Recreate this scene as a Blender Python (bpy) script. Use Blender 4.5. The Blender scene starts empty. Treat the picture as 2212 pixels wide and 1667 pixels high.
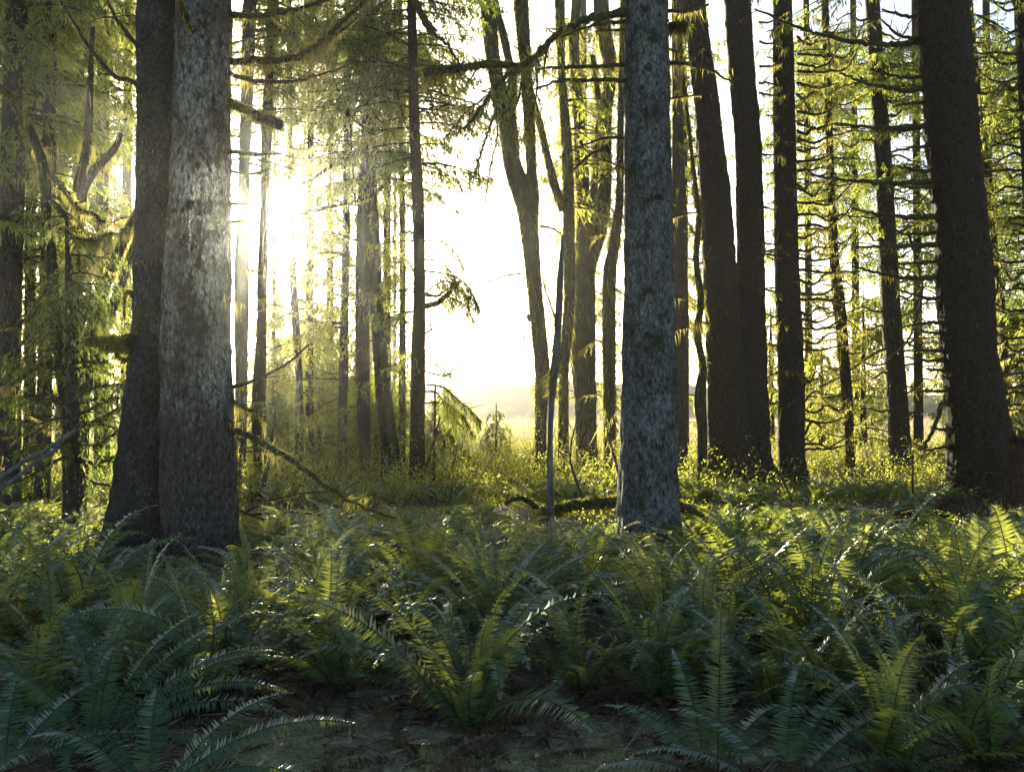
import bpy, math
import numpy as np
from mathutils import Vector

# ------------------------------------------------------------------ camera, light, exposure
sc = bpy.context.scene
rad = math.radians
F, CX, HY, EYE = 2150.0, 1106.0, 885.0, 1.9        # picture measures (2212 x 1667) used to survey the place
cam = bpy.data.cameras.new("camera")
cam.sensor_width = 36.0
cam.lens = 36.0 * F / 2212.0
cam.shift_y = (HY - 833.5) / 2212.0
cam.clip_start, cam.clip_end = 0.1, 5000.0
camo = bpy.data.objects.new("camera", cam)
camo.location = (0, 0, EYE)
camo.rotation_euler = (rad(90), 0, 0)
sc.collection.objects.link(camo)
sc.camera = camo
SUN_AZ, SUN_EL = rad(-13.6), rad(11.3)
SUNV = Vector((math.sin(SUN_AZ) * math.cos(SUN_EL), math.cos(SUN_AZ) * math.cos(SUN_EL), math.sin(SUN_EL)))
world = bpy.data.worlds.new("World")
sc.world = world
world.use_nodes = True
wn = world.node_tree
sky = wn.nodes.new("ShaderNodeTexSky")
sky.sky_type = 'NISHITA'
sky.sun_disc = False
sky.sun_elevation = SUN_EL
sky.sun_rotation = SUN_AZ
sky.air_density, sky.dust_density, sky.ozone_density = 0.8, 1.5, 1.0
wn.links.new(sky.outputs[0], wn.nodes["Background"].inputs[0])
wn.nodes["Background"].inputs[1].default_value = 0.068
sun = bpy.data.lights.new("sun", 'SUN')
sun.energy = 5.0
sun.angle = rad(0.55)
sun.color = (1.0, 0.92, 0.67)
suno = bpy.data.objects.new("sun", sun)
suno.rotation_euler = (-SUNV).to_track_quat('-Z', 'Y').to_euler()
suno.location = (-20, 60, 30)
sc.collection.objects.link(suno)
sc.view_settings.view_transform = 'Standard'
sc.view_settings.look = 'None'
sc.view_settings.gamma = 1.0
sc.view_settings.exposure = 2.25
sc.cycles.max_bounces = 6
sc.cycles.diffuse_bounces = 3
sc.cycles.glossy_bounces = 2
sc.cycles.transmission_bounces = 4
sc.cycles.volume_bounces = 0
sc.cycles.use_denoising = True
HAZE_DENSITY, HAZE_G = 0.00046, 0.92

# ------------------------------------------------------------------ helpers
COL = sc.collection.objects
rng = np.random.default_rng(11)
A = lambda *v: np.array(v, float)


def P(px, py, d):
    return A(d * (px - CX) / F, d, EYE + d * (HY - py) / F)


def ground_z(x, y):
    x = np.asarray(x, float); y = np.asarray(y, float)
    near = np.clip((y - 5.5) / 4.0, 0, 1)
    g = 0.07 * np.sin(x * 0.9 + 1.3) * np.cos(y * 0.7) + 0.05 * np.sin(x * 2.1 - y * 1.3) + 0.03 * np.sin(3.7 * x + 2.9 * y)
    return g * (0.25 + 0.75 * near) * np.clip((200 - y) / 100, 0, 1)


def unit(v):
    return v / np.maximum(np.linalg.norm(v, axis=-1, keepdims=True), 1e-9)


def vnoise(p, seed=0):
    p = np.asarray(p, float)
    i = np.floor(p).astype(np.int64); f = p - i
    f = f * f * (3 - 2 * f)
    def h(a, b, c):
        n = (a * 73856093) ^ (b * 19349663) ^ (c * 83492791) ^ (seed * 2654435761)
        n = (n ^ (n >> 13)) * 1274126177 & 0x7fffffff
        n = n ^ (n >> 16)
        return (n & 0xffff) / 65535.0
    out = 0
    for a in (0, 1):
        for b in (0, 1):
            for c in (0, 1):
                w = (f[..., 0] if a else 1 - f[..., 0]) * (f[..., 1] if b else 1 - f[..., 1]) * (f[..., 2] if c else 1 - f[..., 2])
                out = out + w * h(i[..., 0] + a, i[..., 1] + b, i[..., 2] + c)
    return out


class MB:
    """collects quads and triangles, then links them as ONE mesh object"""
    def __init__(self):
        self.v, self.q, self.qm, self.off, self.n = [], [], [], [], 0

    def add(self, verts, quads, mat=0):
        verts = np.asarray(verts, float).reshape(-1, 3)
        quads = np.asarray(quads, np.int64).reshape(-1, 4)
        self.v.append(verts); self.q.append(quads + self.n); self.off.append(self.n)
        self.qm.append(np.full(len(quads), mat, np.int32)); self.n += len(verts)

    def tube(self, pts, r, sides=6, mat=0, cap=True, disp=None):
        pts = np.asarray(pts, float); n = len(pts)
        r = np.broadcast_to(np.asarray(r, float), (n,))
        t = unit(np.gradient(pts, axis=0))
        ref = A(0, 0, 1) if abs(t[:, 2]).mean() < 0.8 else A(0, 1, 0)
        a = unit(np.cross(t, ref)); b = np.cross(t, a)
        th = np.linspace(0, 2 * np.pi, sides, endpoint=False)
        rr = r[:, None] * np.ones(sides) if disp is None else r[:, None] * disp(pts, th)
        v = pts[:, None] + rr[..., None] * (np.cos(th)[None, :, None] * a[:, None] + np.sin(th)[None, :, None] * b[:, None])
        i = np.arange(n - 1)[:, None] * sides; j = np.arange(sides)[None]; k = (j + 1) % sides
        q = np.stack([i + j, i + k, i + sides + k, i + sides + j], -1).reshape(-1, 4)
        v = v.reshape(-1, 3)
        if cap:
            v = np.concatenate([v, pts[-1:] + t[-1:] * r[-1] * 0.6, pts[:1]])
            e = len(v) - 2; s0 = (n - 1) * sides; jj = np.arange(sides); kk = (jj + 1) % sides
            # fan caps as quads over pairs of side faces
            jj2 = np.arange(0, sides - 1, 2)
            q2 = np.stack([s0 + jj2, s0 + jj2 + 1, s0 + (jj2 + 2) % sides, np.full(len(jj2), e)], -1)
            q3 = np.stack([(jj2 + 2) % sides, jj2 + 1, jj2, np.full(len(jj2), e + 1)], -1)
            q = np.concatenate([q, q2, q3])
        self.add(v, q, mat)

    def strands(self, base, vec, width, mat=0, mid=0.35, up=None):
        """one kite-shaped face per strand (needle, leaf, hanging lichen)"""
        base = np.asarray(base, float); vec = np.asarray(vec, float); n = len(base)
        if n == 0: return
        if up is None:
            up = rng.normal(size=(n, 3))
        s = unit(np.cross(vec, up)) * (np.asarray(width, float).reshape(-1, 1) * 0.5)
        v = np.stack([base, base + vec * mid + s, base + vec, base + vec * mid - s], 1).reshape(-1, 3)
        self.add(v, np.arange(4 * n).reshape(n, 4), mat)

    def mesh(self, name, mats, smooth=False):
        me = bpy.data.meshes.new(name)
        v = np.concatenate(self.v); q = np.concatenate(self.q); m = np.concatenate(self.qm)
        me.vertices.add(len(v)); me.vertices.foreach_set("co", v.astype(np.float32).ravel())
        me.loops.add(len(q) * 4); me.loops.foreach_set("vertex_index", q.astype(np.int32).ravel())
        me.polygons.add(len(q))
        me.polygons.foreach_set("loop_start", np.arange(0, len(q) * 4, 4, dtype=np.int32))
        for mt in mats: me.materials.append(mt)
        me.polygons.foreach_set("material_index", m)
        if smooth: me.polygons.foreach_set("use_smooth", np.ones(len(q), bool))
        me.update(calc_edges=True)
        return me


def put(name, me, parent=None, loc=None):
    o = bpy.data.objects.new(name, me); COL.link(o)
    if loc is not None: o.location = loc
    if parent is not None: o.parent = parent
    return o


def tag(o, label, cat, group=None):
    o["label"] = label; o["category"] = cat
    if group: o["group"] = group
    return o


def thing(name, label, cat, loc, group=None):
    o = bpy.data.objects.new(name, None); COL.link(o)
    o.location = loc; o.empty_display_size = 0.2
    return tag(o, label, cat, group)


def local(mb, base):
    mb.v = [v - np.asarray(base) for v in mb.v]
    return mb


# ------------------------------------------------------------------ materials
def new_mat(name):
    m = bpy.data.materials.new(name); m.use_nodes = True
    nt = m.node_tree; nt.nodes.clear()
    out = nt.nodes.new("ShaderNodeOutputMaterial")
    def N(t, **kw):
        n = nt.nodes.new(t)
        for k, v in kw.items():
            if k.startswith("i_"):
                n.inputs[int(k[2:])].default_value = v
            else:
                setattr(n, k, v)
        return n
    return m, nt, out, N, nt.links.new


def ramp(N, stops):
    r = N("ShaderNodeValToRGB"); e = r.color_ramp.elements
    while len(e) < len(stops): e.new(0.5)
    for el, (p, c) in zip(e, stops):
        el.position = p; el.color = (*c, 1) if len(c) == 3 else c
    return r


def leaf_mat(name, dark, light, trans, tmix=0.45, gloss=0.08, rough=0.4, nscale=2.5, fine=30):
    m, nt, out, N, L = new_mat(name)
    geo = N("ShaderNodeNewGeometry"); oi = N("ShaderNodeObjectInfo")
    n1 = N("ShaderNodeTexNoise"); n1.inputs["Scale"].default_value = nscale; n1.inputs["Detail"].default_value = 2
    n2 = N("ShaderNodeTexNoise"); n2.inputs["Scale"].default_value = fine; n2.inputs["Detail"].default_value = 0
    L(geo.outputs["Position"], n1.inputs["Vector"]); L(geo.outputs["Position"], n2.inputs["Vector"])
    a = N("ShaderNodeMath", operation='ADD'); L(n1.outputs[0], a.inputs[0]); L(n2.outputs[0], a.inputs[1])
    b = N("ShaderNodeMath", operation='MULTIPLY_ADD'); L(oi.outputs["Random"], b.inputs[0]); b.inputs[1].default_value = 0.35; L(a.outputs[0], b.inputs[2])
    mr = N("ShaderNodeMapRange"); L(b.outputs[0], mr.inputs[0]); mr.inputs[1].default_value = 0.75; mr.inputs[2].default_value = 1.6
    c1 = N("ShaderNodeMix", data_type='RGBA'); L(mr.outputs[0], c1.inputs[0]); c1.inputs[6].default_value = (*dark, 1); c1.inputs[7].default_value = (*light, 1)
    c2 = N("ShaderNodeMix", data_type='RGBA'); L(mr.outputs[0], c2.inputs[0])
    c2.inputs[6].default_value = (*[t * 0.75 for t in trans], 1); c2.inputs[7].default_value = (trans[0] * 1.25, trans[1] * 1.15, trans[2], 1)
    d = N("ShaderNodeBsdfDiffuse"); L(c1.outputs[2], d.inputs[0])
    t = N("ShaderNodeBsdfTranslucent"); L(c2.outputs[2], t.inputs[0])
    mx = N("ShaderNodeMixShader"); mx.inputs[0].default_value = tmix; L(d.outputs[0], mx.inputs[1]); L(t.outputs[0], mx.inputs[2])
    if gloss > 0:
        g = N("ShaderNodeBsdfGlossy"); g.inputs["Roughness"].default_value = rough; g.inputs[0].default_value = (1, 1, 1, 1)
        fr = N("ShaderNodeFresnel"); fr.inputs[0].default_value = 1.45
        k = N("ShaderNodeMath", operation='MULTIPLY'); L(fr.outputs[0], k.inputs[0]); k.inputs[1].default_value = gloss * 1.25
        k.use_clamp = True
        m2 = N("ShaderNodeMixShader"); L(k.outputs[0], m2.inputs[0]); L(mx.outputs[0], m2.inputs[1]); L(g.outputs[0], m2.inputs[2])
        mx = m2
    L(mx.outputs[0], out.inputs[0])
    return m


def bark_mat(name, dark, mid, lichen, lichen_lo=0.5, moss=(0.06, 0.075, 0.02), moss_lo=0.62, scale=14.0, bump=0.6, stretch=0.5, lich_top=None):
    """flaky plated bark with lichen film and moss patches (positions in the world)"""
    m, nt, out, N, L = new_mat(name)
    geo = N("ShaderNodeNewGeometry")
    mp = N("ShaderNodeMapping"); mp.inputs["Scale"].default_value = (1, 1, stretch); L(geo.outputs["Position"], mp.inputs[0])
    wz = N("ShaderNodeTexNoise"); wz.inputs["Scale"].default_value = scale * 0.8; wz.inputs["Detail"].default_value = 3; L(mp.outputs[0], wz.inputs["Vector"])
    wv = N("ShaderNodeVectorMath", operation='MULTIPLY_ADD'); L(wz.outputs["Color"], wv.inputs[0]); wv.inputs[1].default_value = (1.6 / scale,) * 3; L(mp.outputs[0], wv.inputs[2])
    vo = N("ShaderNodeTexVoronoi", feature='DISTANCE_TO_EDGE'); vo.inputs["Scale"].default_value = scale; vo.inputs["Randomness"].default_value = 1; L(wv.outputs[0], vo.inputs["Vector"])
    vc = N("ShaderNodeTexVoronoi"); vc.inputs["Scale"].default_value = scale; L(wv.outputs[0], vc.inputs["Vector"])
    n1 = N("ShaderNodeTexNoise"); n1.inputs["Scale"].default_value = scale * 1.7; n1.inputs["Detail"].default_value = 6; n1.inputs["Roughness"].default_value = 0.75; L(mp.outputs[0], n1.inputs["Vector"])
    nd = N("ShaderNodeTexNoise"); nd.inputs["Scale"].default_value = scale * 1.1; nd.inputs["Detail"].default_value = 5; nd.inputs["Roughness"].default_value = 0.62; nd.inputs["Distortion"].default_value = 0.6
    L(mp.outputs[0], nd.inputs["Vector"])
    pit = N("ShaderNodeMapRange"); L(nd.outputs[0], pit.inputs[0]); pit.inputs[1].default_value = 0.30; pit.inputs[2].default_value = 0.54
    er = N("ShaderNodeMapRange"); L(vo.outputs[0], er.inputs[0]); er.inputs[2].default_value = 0.25; er.inputs[3].default_value = 0.45
    edge = N("ShaderNodeMath", operation='MULTIPLY'); L(pit.outputs[0], edge.inputs[0]); L(er.outputs[0], edge.inputs[1])
    col = N("ShaderNodeMix", data_type='RGBA'); col.inputs[6].default_value = (*dark, 1); col.inputs[7].default_value = (*mid, 1)
    f = N("ShaderNodeMath", operation='MULTIPLY'); L(edge.outputs[0], f.inputs[0]); L(n1.outputs[0], f.inputs[1])
    fs = N("ShaderNodeMapRange"); L(f.outputs[0], fs.inputs[0]); fs.inputs[1].default_value = 0.08; fs.inputs[2].default_value = 0.55
    f2 = N("ShaderNodeMath", operation='MULTIPLY_ADD'); L(vc.outputs["Color"], f2.inputs[0]); f2.inputs[1].default_value = 0.22; L(fs.outputs[0], f2.inputs[2])
    f2.use_clamp = True
    L(f2.outputs[0], col.inputs[0])
    # lichen film
    nl = N("ShaderNodeTexNoise"); nl.inputs["Scale"].default_value = 1.7; nl.inputs["Detail"].default_value = 9; nl.inputs["Roughness"].default_value = 0.72
    mpl = N("ShaderNodeMapping"); mpl.inputs["Scale"].default_value = (1.6, 1.6, 0.8); L(geo.outputs["Position"], mpl.inputs[0]); L(mpl.outputs[0], nl.inputs["Vector"])
    ll = N("ShaderNodeMapRange"); L(nl.outputs[0], ll.inputs[0]); ll.inputs[1].default_value = lichen_lo; ll.inputs[2].default_value = lichen_lo + 0.13
    lm = N("ShaderNodeMath", operation='MULTIPLY'); L(ll.outputs[0], lm.inputs[0]); L(fs.outputs[0], lm.inputs[1])
    if lich_top is not None:      # the lichen film stops where the damp foot of the trunk begins
        sp = N("ShaderNodeSeparateXYZ"); L(geo.outputs["Position"], sp.inputs[0])
        jz = N("ShaderNodeMath", operation='MULTIPLY_ADD'); L(nl.outputs[0], jz.inputs[0]); jz.inputs[1].default_value = 1.2; L(sp.outputs[2], jz.inputs[2])
        zz = N("ShaderNodeMapRange"); L(jz.outputs[0], zz.inputs[0]); zz.inputs[1].default_value = lich_top + 0.45; zz.inputs[2].default_value = lich_top + 0.8
        zz.inputs[3].default_value = 0.03
        l2 = N("ShaderNodeMath", operation='MULTIPLY'); L(lm.outputs[0], l2.inputs[0]); L(zz.outputs[0], l2.inputs[1]); lm = l2
    lf = N("ShaderNodeMath", operation='MULTIPLY'); L(lm.outputs[0], lf.inputs[0]); lf.inputs[1].default_value = 0.72
    c2 = N("ShaderNodeMix", data_type='RGBA'); L(lf.outputs[0], c2.inputs[0]); L(col.outputs[2], c2.inputs[6]); c2.inputs[7].default_value = (*lichen, 1)
    # moss
    nm = N("ShaderNodeTexNoise"); nm.inputs["Scale"].default_value = 3.1; nm.inputs["Detail"].default_value = 6; nm.inputs["Roughness"].default_value = 0.65
    L(geo.outputs["Position"], nm.inputs["Vector"])
    mm = N("ShaderNodeMapRange"); L(nm.outputs[0], mm.inputs[0]); mm.inputs[1].default_value = moss_lo; mm.inputs[2].default_value = moss_lo + 0.08
    c3 = N("ShaderNodeMix", data_type='RGBA'); L(mm.outputs[0], c3.inputs[0]); L(c2.outputs[2], c3.inputs[6]); c3.inputs[7].default_value = (*moss, 1)
    bs = N("ShaderNodeBsdfPrincipled"); L(c3.outputs[2], bs.inputs["Base Color"])
    bs.inputs["Roughness"].default_value = 0.9; bs.inputs["Specular IOR Level"].default_value = 0.2
    h = N("ShaderNodeMath", operation='MULTIPLY_ADD'); L(n1.outputs[0], h.inputs[0]); h.inputs[1].default_value = 0.6; L(edge.outputs[0], h.inputs[2])
    h2 = N("ShaderNodeMath", operation='MULTIPLY_ADD'); L(vc.outputs["Color"], h2.inputs[0]); h2.inputs[1].default_value = 0.5; L(h.outputs[0], h2.inputs[2])
    bp = N("ShaderNodeBump"); bp.inputs["Strength"].default_value = bump; bp.inputs["Distance"].default_value = 0.025; L(h2.outputs[0], bp.inputs["Height"])
    L(bp.outputs[0], bs.inputs["Normal"]); L(bs.outputs[0], out.inputs[0])
    return m


M = {}
M["spruce_grey"] = bark_mat("lichen_bark", (0.03, 0.026, 0.022), (0.17, 0.16, 0.145), (0.28, 0.31, 0.295), 0.455, moss=(0.045, 0.052, 0.022), moss_lo=0.55, scale=20, bump=1.0)
M["spruce_pale"] = bark_mat("pale_lichen_bark", (0.025, 0.02, 0.016), (0.11, 0.092, 0.078), (0.30, 0.33, 0.31), 0.45, moss=(0.055, 0.06, 0.026), moss_lo=0.58, scale=17, bump=1.0, lich_top=1.9)
M["spruce_brown"] = bark_mat("brown_bark", (0.022, 0.018, 0.015), (0.075, 0.06, 0.05), (0.16, 0.17, 0.16), 0.52, moss_lo=0.62, scale=26, bump=0.8)
M["spruce_dark"] = bark_mat("dark_bark", (0.017, 0.012, 0.008), (0.072, 0.048, 0.031), (0.14, 0.14, 0.12), 0.66, moss=(0.05, 0.05, 0.015), moss_lo=0.62, scale=24, bump=0.8)
M["alder"] = bark_mat("mossy_bark", (0.015, 0.014, 0.009), (0.055, 0.05, 0.034), (0.15, 0.16, 0.14), 0.64, moss=(0.045, 0.05, 0.014), moss_lo=0.46, scale=10, bump=0.7, stretch=0.3)
M["deadwood"] = bark_mat("dead_grey_wood", (0.05, 0.047, 0.042), (0.17, 0.165, 0.15), (0.28, 0.29, 0.28), 0.5, moss_lo=0.66, scale=30, bump=0.5, stretch=0.08)
M["redwood"] = bark_mat("rotten_red_wood", (0.03, 0.015, 0.009), (0.10, 0.05, 0.028), (0.2, 0.14, 0.1), 0.66, moss_lo=0.68, scale=20, bump=0.8, stretch=0.15)
M["twig"] = bark_mat("mossy_twig", (0.028, 0.022, 0.014), (0.075, 0.06, 0.035), (0.16, 0.17, 0.13), 0.6, moss=(0.07, 0.075, 0.02), moss_lo=0.5, scale=40, bump=0.4)
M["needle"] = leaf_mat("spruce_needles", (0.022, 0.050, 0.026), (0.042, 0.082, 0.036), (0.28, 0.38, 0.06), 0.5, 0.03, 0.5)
M["needle_gold"] = leaf_mat("backlit_gold_needles", (0.034, 0.062, 0.025), (0.062, 0.095, 0.035), (0.48, 0.53, 0.09), 0.55, 0.03, 0.5)  # brighter gold copy of the needles, backlight put into the colour
M["lichen"] = leaf_mat("beard_lichen", (0.08, 0.08, 0.03), (0.13, 0.125, 0.05), (0.50, 0.47, 0.14), 0.6, 0.0)
M["mossf"] = leaf_mat("shaggy_moss", (0.055, 0.062, 0.02), (0.10, 0.10, 0.03), (0.36, 0.36, 0.05), 0.5, 0.0)
M["fern"] = leaf_mat("sword_fern_green", (0.035, 0.088, 0.060), (0.072, 0.142, 0.085), (0.36, 0.40, 0.068), 0.43, 0.10, 0.45, 1.3, 14)
M["fern_yellow"] = leaf_mat("fern_yellow_green", (0.045, 0.09, 0.03), (0.08, 0.12, 0.035), (0.32, 0.36, 0.05), 0.42, 0.10, 0.36, 1.3, 14)
M["fern_dead"] = leaf_mat("dead_fern_brown", (0.045, 0.030, 0.018), (0.12, 0.085, 0.05), (0.15, 0.095, 0.045), 0.3, 0.04, 0.5, 2, 20)
M["rachis"] = leaf_mat("fern_stalk", (0.06, 0.055, 0.02), (0.10, 0.085, 0.03), (0.15, 0.12, 0.03), 0.2, 0.08, 0.35)
M["brush"] = leaf_mat("brush_leaves", (0.05, 0.085, 0.022), (0.10, 0.14, 0.035), (0.52, 0.55, 0.085), 0.52, 0.03, 0.4, 0.5, 9)
M["drygrass"] = leaf_mat("dry_meadow_grass", (0.17, 0.155, 0.10), (0.30, 0.27, 0.18), (0.36, 0.32, 0.19), 0.5, 0.02, 0.5, 0.3, 5)
M["grass"] = leaf_mat("lawn_grass", (0.11, 0.14, 0.05), (0.48, 0.46, 0.24), (0.3, 0.32, 0.1), 0.35, 0.03, 0.5, 6, 160)
M["litter"] = leaf_mat("fallen_debris", (0.05, 0.038, 0.026), (0.40, 0.33, 0.24), (0.12, 0.08, 0.04), 0.2, 0.03, 0.5, 5, 120)


def ground_mat():
    m, nt, out, N, L = new_mat("forest_soil")
    geo = N("ShaderNodeNewGeometry"); sp = N("ShaderNodeSeparateXYZ"); L(geo.outputs["Position"], sp.inputs[0])
    n1 = N("ShaderNodeTexNoise"); n1.inputs["Scale"].default_value = 18; n1.inputs["Detail"].default_value = 8; n1.inputs["Roughness"].default_value = 0.75; L(geo.outputs["Position"], n1.inputs["Vector"])
    n2 = N("ShaderNodeTexNoise"); n2.inputs["Scale"].default_value = 1.6; n2.inputs["Detail"].default_value = 5; L(geo.outputs["Position"], n2.inputs["Vector"])
    lit = ramp(N, [(0.3, (0.04, 0.03, 0.022)), (0.52, (0.14, 0.11, 0.078)), (0.72, (0.32, 0.27, 0.20))]); L(n1.outputs[0], lit.inputs[0])
    grs = ramp(N, [(0.3, (0.09, 0.09, 0.05)), (0.5, (0.32, 0.30, 0.17)), (0.68, (0.52, 0.47, 0.35))]); L(n1.outputs[0], grs.inputs[0])
    mea = ramp(N, [(0.3, (0.13, 0.11, 0.07)), (0.7, (0.25, 0.22, 0.15))]); L(n1.outputs[0], mea.inputs[0])
    g = N("ShaderNodeMath", operation='MULTIPLY_ADD'); L(n2.outputs[0], g.inputs[0]); g.inputs[1].default_value = -1.6; L(sp.outputs[1], g.inputs[2])
    gm = N("ShaderNodeMapRange"); L(g.outputs[0], gm.inputs[0]); gm.inputs[1].default_value = 5.0; gm.inputs[2].default_value = 5.5; gm.inputs[3].default_value = 1; gm.inputs[4].default_value = 0
    mm = N("ShaderNodeMapRange"); L(sp.outputs[1], mm.inputs[0]); mm.inputs[1].default_value = 27; mm.inputs[2].default_value = 36
    c1 = N("ShaderNodeMix", data_type='RGBA'); L(gm.outputs[0], c1.inputs[0]); L(lit.outputs[0], c1.inputs[6]); L(grs.outputs[0], c1.inputs[7])
    c2 = N("ShaderNodeMix", data_type='RGBA'); L(mm.outputs[0], c2.inputs[0]); L(c1.outputs[2], c2.inputs[6]); L(mea.outputs[0], c2.inputs[7])
    bs = N("ShaderNodeBsdfPrincipled"); L(c2.outputs[2], bs.inputs["Base Color"]); bs.inputs["Roughness"].default_value = 1; bs.inputs["Specular IOR Level"].default_value = 0.1
    bp = N("ShaderNodeBump"); bp.inputs["Strength"].default_value = 0.8; bp.inputs["Distance"].default_value = 0.03; L(n1.outputs[0], bp.inputs["Height"]); L(bp.outputs[0], bs.inputs["Normal"])
    L(bs.outputs[0], out.inputs[0])
    return m


def hill_mat():
    m, nt, out, N, L = new_mat("forested_hill")
    geo = N("ShaderNodeNewGeometry")
    n1 = N("ShaderNodeTexNoise"); n1.inputs["Scale"].default_value = 0.12; n1.inputs["Detail"].default_value = 6; L(geo.outputs["Position"], n1.inputs["Vector"])
    r = ramp(N, [(0.35, (0.035, 0.055, 0.04)), (0.65, (0.08, 0.10, 0.06))]); L(n1.outputs[0], r.inputs[0])
    bs = N("ShaderNodeBsdfDiffuse"); L(r.outputs[0], bs.inputs[0]); L(bs.outputs[0], out.inputs[0])
    return m


# ------------------------------------------------------------------ ground and hills
def sheet(name, xs, ys, zf, mat):
    X, Y = np.meshgrid(xs, ys); Z = zf(X, Y)
    nx, ny = len(xs), len(ys)
    mb = MB()
    i = (np.arange(ny - 1)[:, None] * nx + np.arange(nx - 1)[None])
    mb.add(np.stack([X, Y, Z], -1), np.stack([i, i + 1, i + nx + 1, i + nx], -1), 0)
    o = put(name, mb.mesh(name, [mat], True)); o["kind"] = "structure"
    return o


xs = np.concatenate([-np.geomspace(900, 16, 24), np.arange(-15.8, 15.81, 0.2), np.geomspace(16, 900, 24)])
ys = np.concatenate([-np.geomspace(40, 1, 8), np.arange(0, 32, 0.2), np.geomspace(32, 900, 40)])
sheet("ground", xs, ys, lambda x, y: ground_z(x, y) + (0.018 * (vnoise(np.stack([x * 5, y * 5, 0 * x], -1)) - 0.5)), ground_mat())


def hill_z(x, y):
    crest = 6.2 + 1.3 * np.sin(x * 0.02 + 1.8) + 0.8 * np.sin(x * 0.053 + 0.4)
    t = np.clip((y - 190) / 40, 0, 1)
    return -0.6 + crest * (t * t * (3 - 2 * t)) + 2.6 * t * (vnoise(np.stack([x * 0.3, y * 0.3, 0 * x], -1)) - 0.4)


sheet("hills", np.arange(-260, 261, 1.0), np.arange(188, 300, 1.5), hill_z, hill_mat())

# ------------------------------------------------------------------ trunks, branches, foliage
DOWN = A(0, 0, -1.0)


def smooth_path(pts, n):
    """Catmull-Rom through the surveyed points"""
    pts = np.asarray(pts, float)
    k = np.concatenate([[2 * pts[0] - pts[1]], pts, [2 * pts[-1] - pts[-2]]])
    d = np.concatenate([[0], np.cumsum(np.linalg.norm(np.diff(pts[:, :3], axis=0), axis=1))])
    s = np.linspace(0, d[-1], n)
    i = np.clip(np.searchsorted(d, s, side='right') - 1, 0, len(pts) - 2)
    t = ((s - d[i]) / np.maximum(d[i + 1] - d[i], 1e-9))[:, None]
    p0, p1, p2, p3 = k[i], k[i + 1], k[i + 2], k[i + 3]
    return 0.5 * (2 * p1 + (p2 - p0) * t + (2 * p0 - 5 * p1 + 4 * p2 - p3) * t ** 2 + (3 * p1 - p0 - 3 * p2 + p3) * t ** 3)


def stem_path(trace, d, top=None, ddepth=0.0):
    """trace: (px, py, width px) from the foot up -> rows x, y, z, radius; runs on above the frame to height top"""
    rows = []
    for k, (px, py, w) in enumerate(trace):
        dd = d + ddepth * k / max(len(trace) - 1, 1)
        p = P(px, py, dd); rows.append([*p, 0.5 * w * dd / F])
    rows = np.array(rows)
    if top is not None and rows[-1, 2] < top:
        a, b = rows[-2], rows[-1]
        slope = (b[:2] - a[:2]) / max(b[2] - a[2], 0.1)
        steps = np.linspace(b[2], top, 5)[1:]
        add = np.stack([b[0] + slope[0] * (steps - b[2]), b[1] + slope[1] * (steps - b[2]), steps, b[3] * np.linspace(0.88, 0.3, 4)], -1)
        rows = np.concatenate([rows, add])
    return rows


def bark_disp(seed, lobes=0.10, rough=0.05, fine=9.0):
    def f(pts, th):
        z = pts[:, 2][:, None] + 0 * th[None]
        c, s = np.cos(th)[None] + 0 * z, np.sin(th)[None] + 0 * z
        low = vnoise(np.stack([c * 1.6 + seed, s * 1.6, z * 0.35], -1), seed)
        foot = np.exp(-np.clip(z, 0, None) * 1.1)
        root = vnoise(np.stack([c * 2.4 + seed, s * 2.4, 0 * z + 3.3], -1), seed + 1)
        hi = vnoise(np.stack([c * fine * 0.6 + seed, s * fine * 0.6, z * fine * 0.55], -1), seed + 2)
        hi2 = vnoise(np.stack([c * fine * 1.6 + seed, s * fine * 1.6, z * fine * 1.5], -1), seed + 3)
        return 1 + lobes * (low - 0.5) * 2 + foot * 0.42 * (root - 0.45) + rough * (hi - 0.5) * 1.6 + rough * 0.7 * (hi2 - 0.5)
    return f


def trunk_mesh(mb, rows, sides, ring, seed, lobes=0.08, rough=0.05, foot=True, mat=0):
    rows = np.asarray(rows, float).copy()
    if foot:
        z0 = float(ground_z(rows[0, 0], rows[0, 1]))
        if rows[0, 2] > z0 - 0.25:
            b = rows[0].copy(); b[2] = z0 - 0.3; b[3] *= 1.08; rows = np.concatenate([[b], rows])
    Ln = np.linalg.norm(np.diff(rows[:, :3], axis=0), axis=1).sum()
    pth = smooth_path(rows, int(np.clip(Ln / ring, 8, 420)))
    mb.tube(pth[:, :3], np.maximum(pth[:, 3], 0.004), sides, mat, True, bark_disp(seed, lobes, rough))
    return pth


def fuzz(mb, pth, per_m, length, width, mat, outward=0.45, zmax=14.0, side_bias=None):
    """shaggy moss and hanging lichen growing on a stem or branch; pth rows x, y, z, radius"""
    seg = np.linalg.norm(np.diff(pth[:, :3], axis=0), axis=1)
    n = int(seg.sum() * per_m)
    if n <= 0: return
    i = rng.choice(len(seg), n, p=seg / seg.sum()); t = rng.random((n, 1))
    p = pth[i] * (1 - t) + pth[i + 1] * t
    keep = p[:, 2] < zmax
    p, i = p[keep], i[keep]; n = len(p)
    ax = unit(pth[i + 1, :3] - pth[i, :3])
    o = unit(np.cross(ax, rng.normal(size=(n, 3))))
    clump = vnoise(np.concatenate([p[:, :3] * 2.6], 1), 5)
    l = length * rng.exponential(1.0, (n, 1)).clip(0.15, 3.0) * (0.35 + 1.3 * np.clip((clump[:, None] - 0.3) * 2.2, 0, 1))
    b = p[:, :3] + o * p[:, 3:4] * 0.92
    v = unit(o * outward + DOWN * (1 - outward) + rng.normal(size=(n, 3)) * 0.13) * l
    mb.strands(b, v, width * (0.6 + 0.8 * rng.random(n)), mat)


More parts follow.
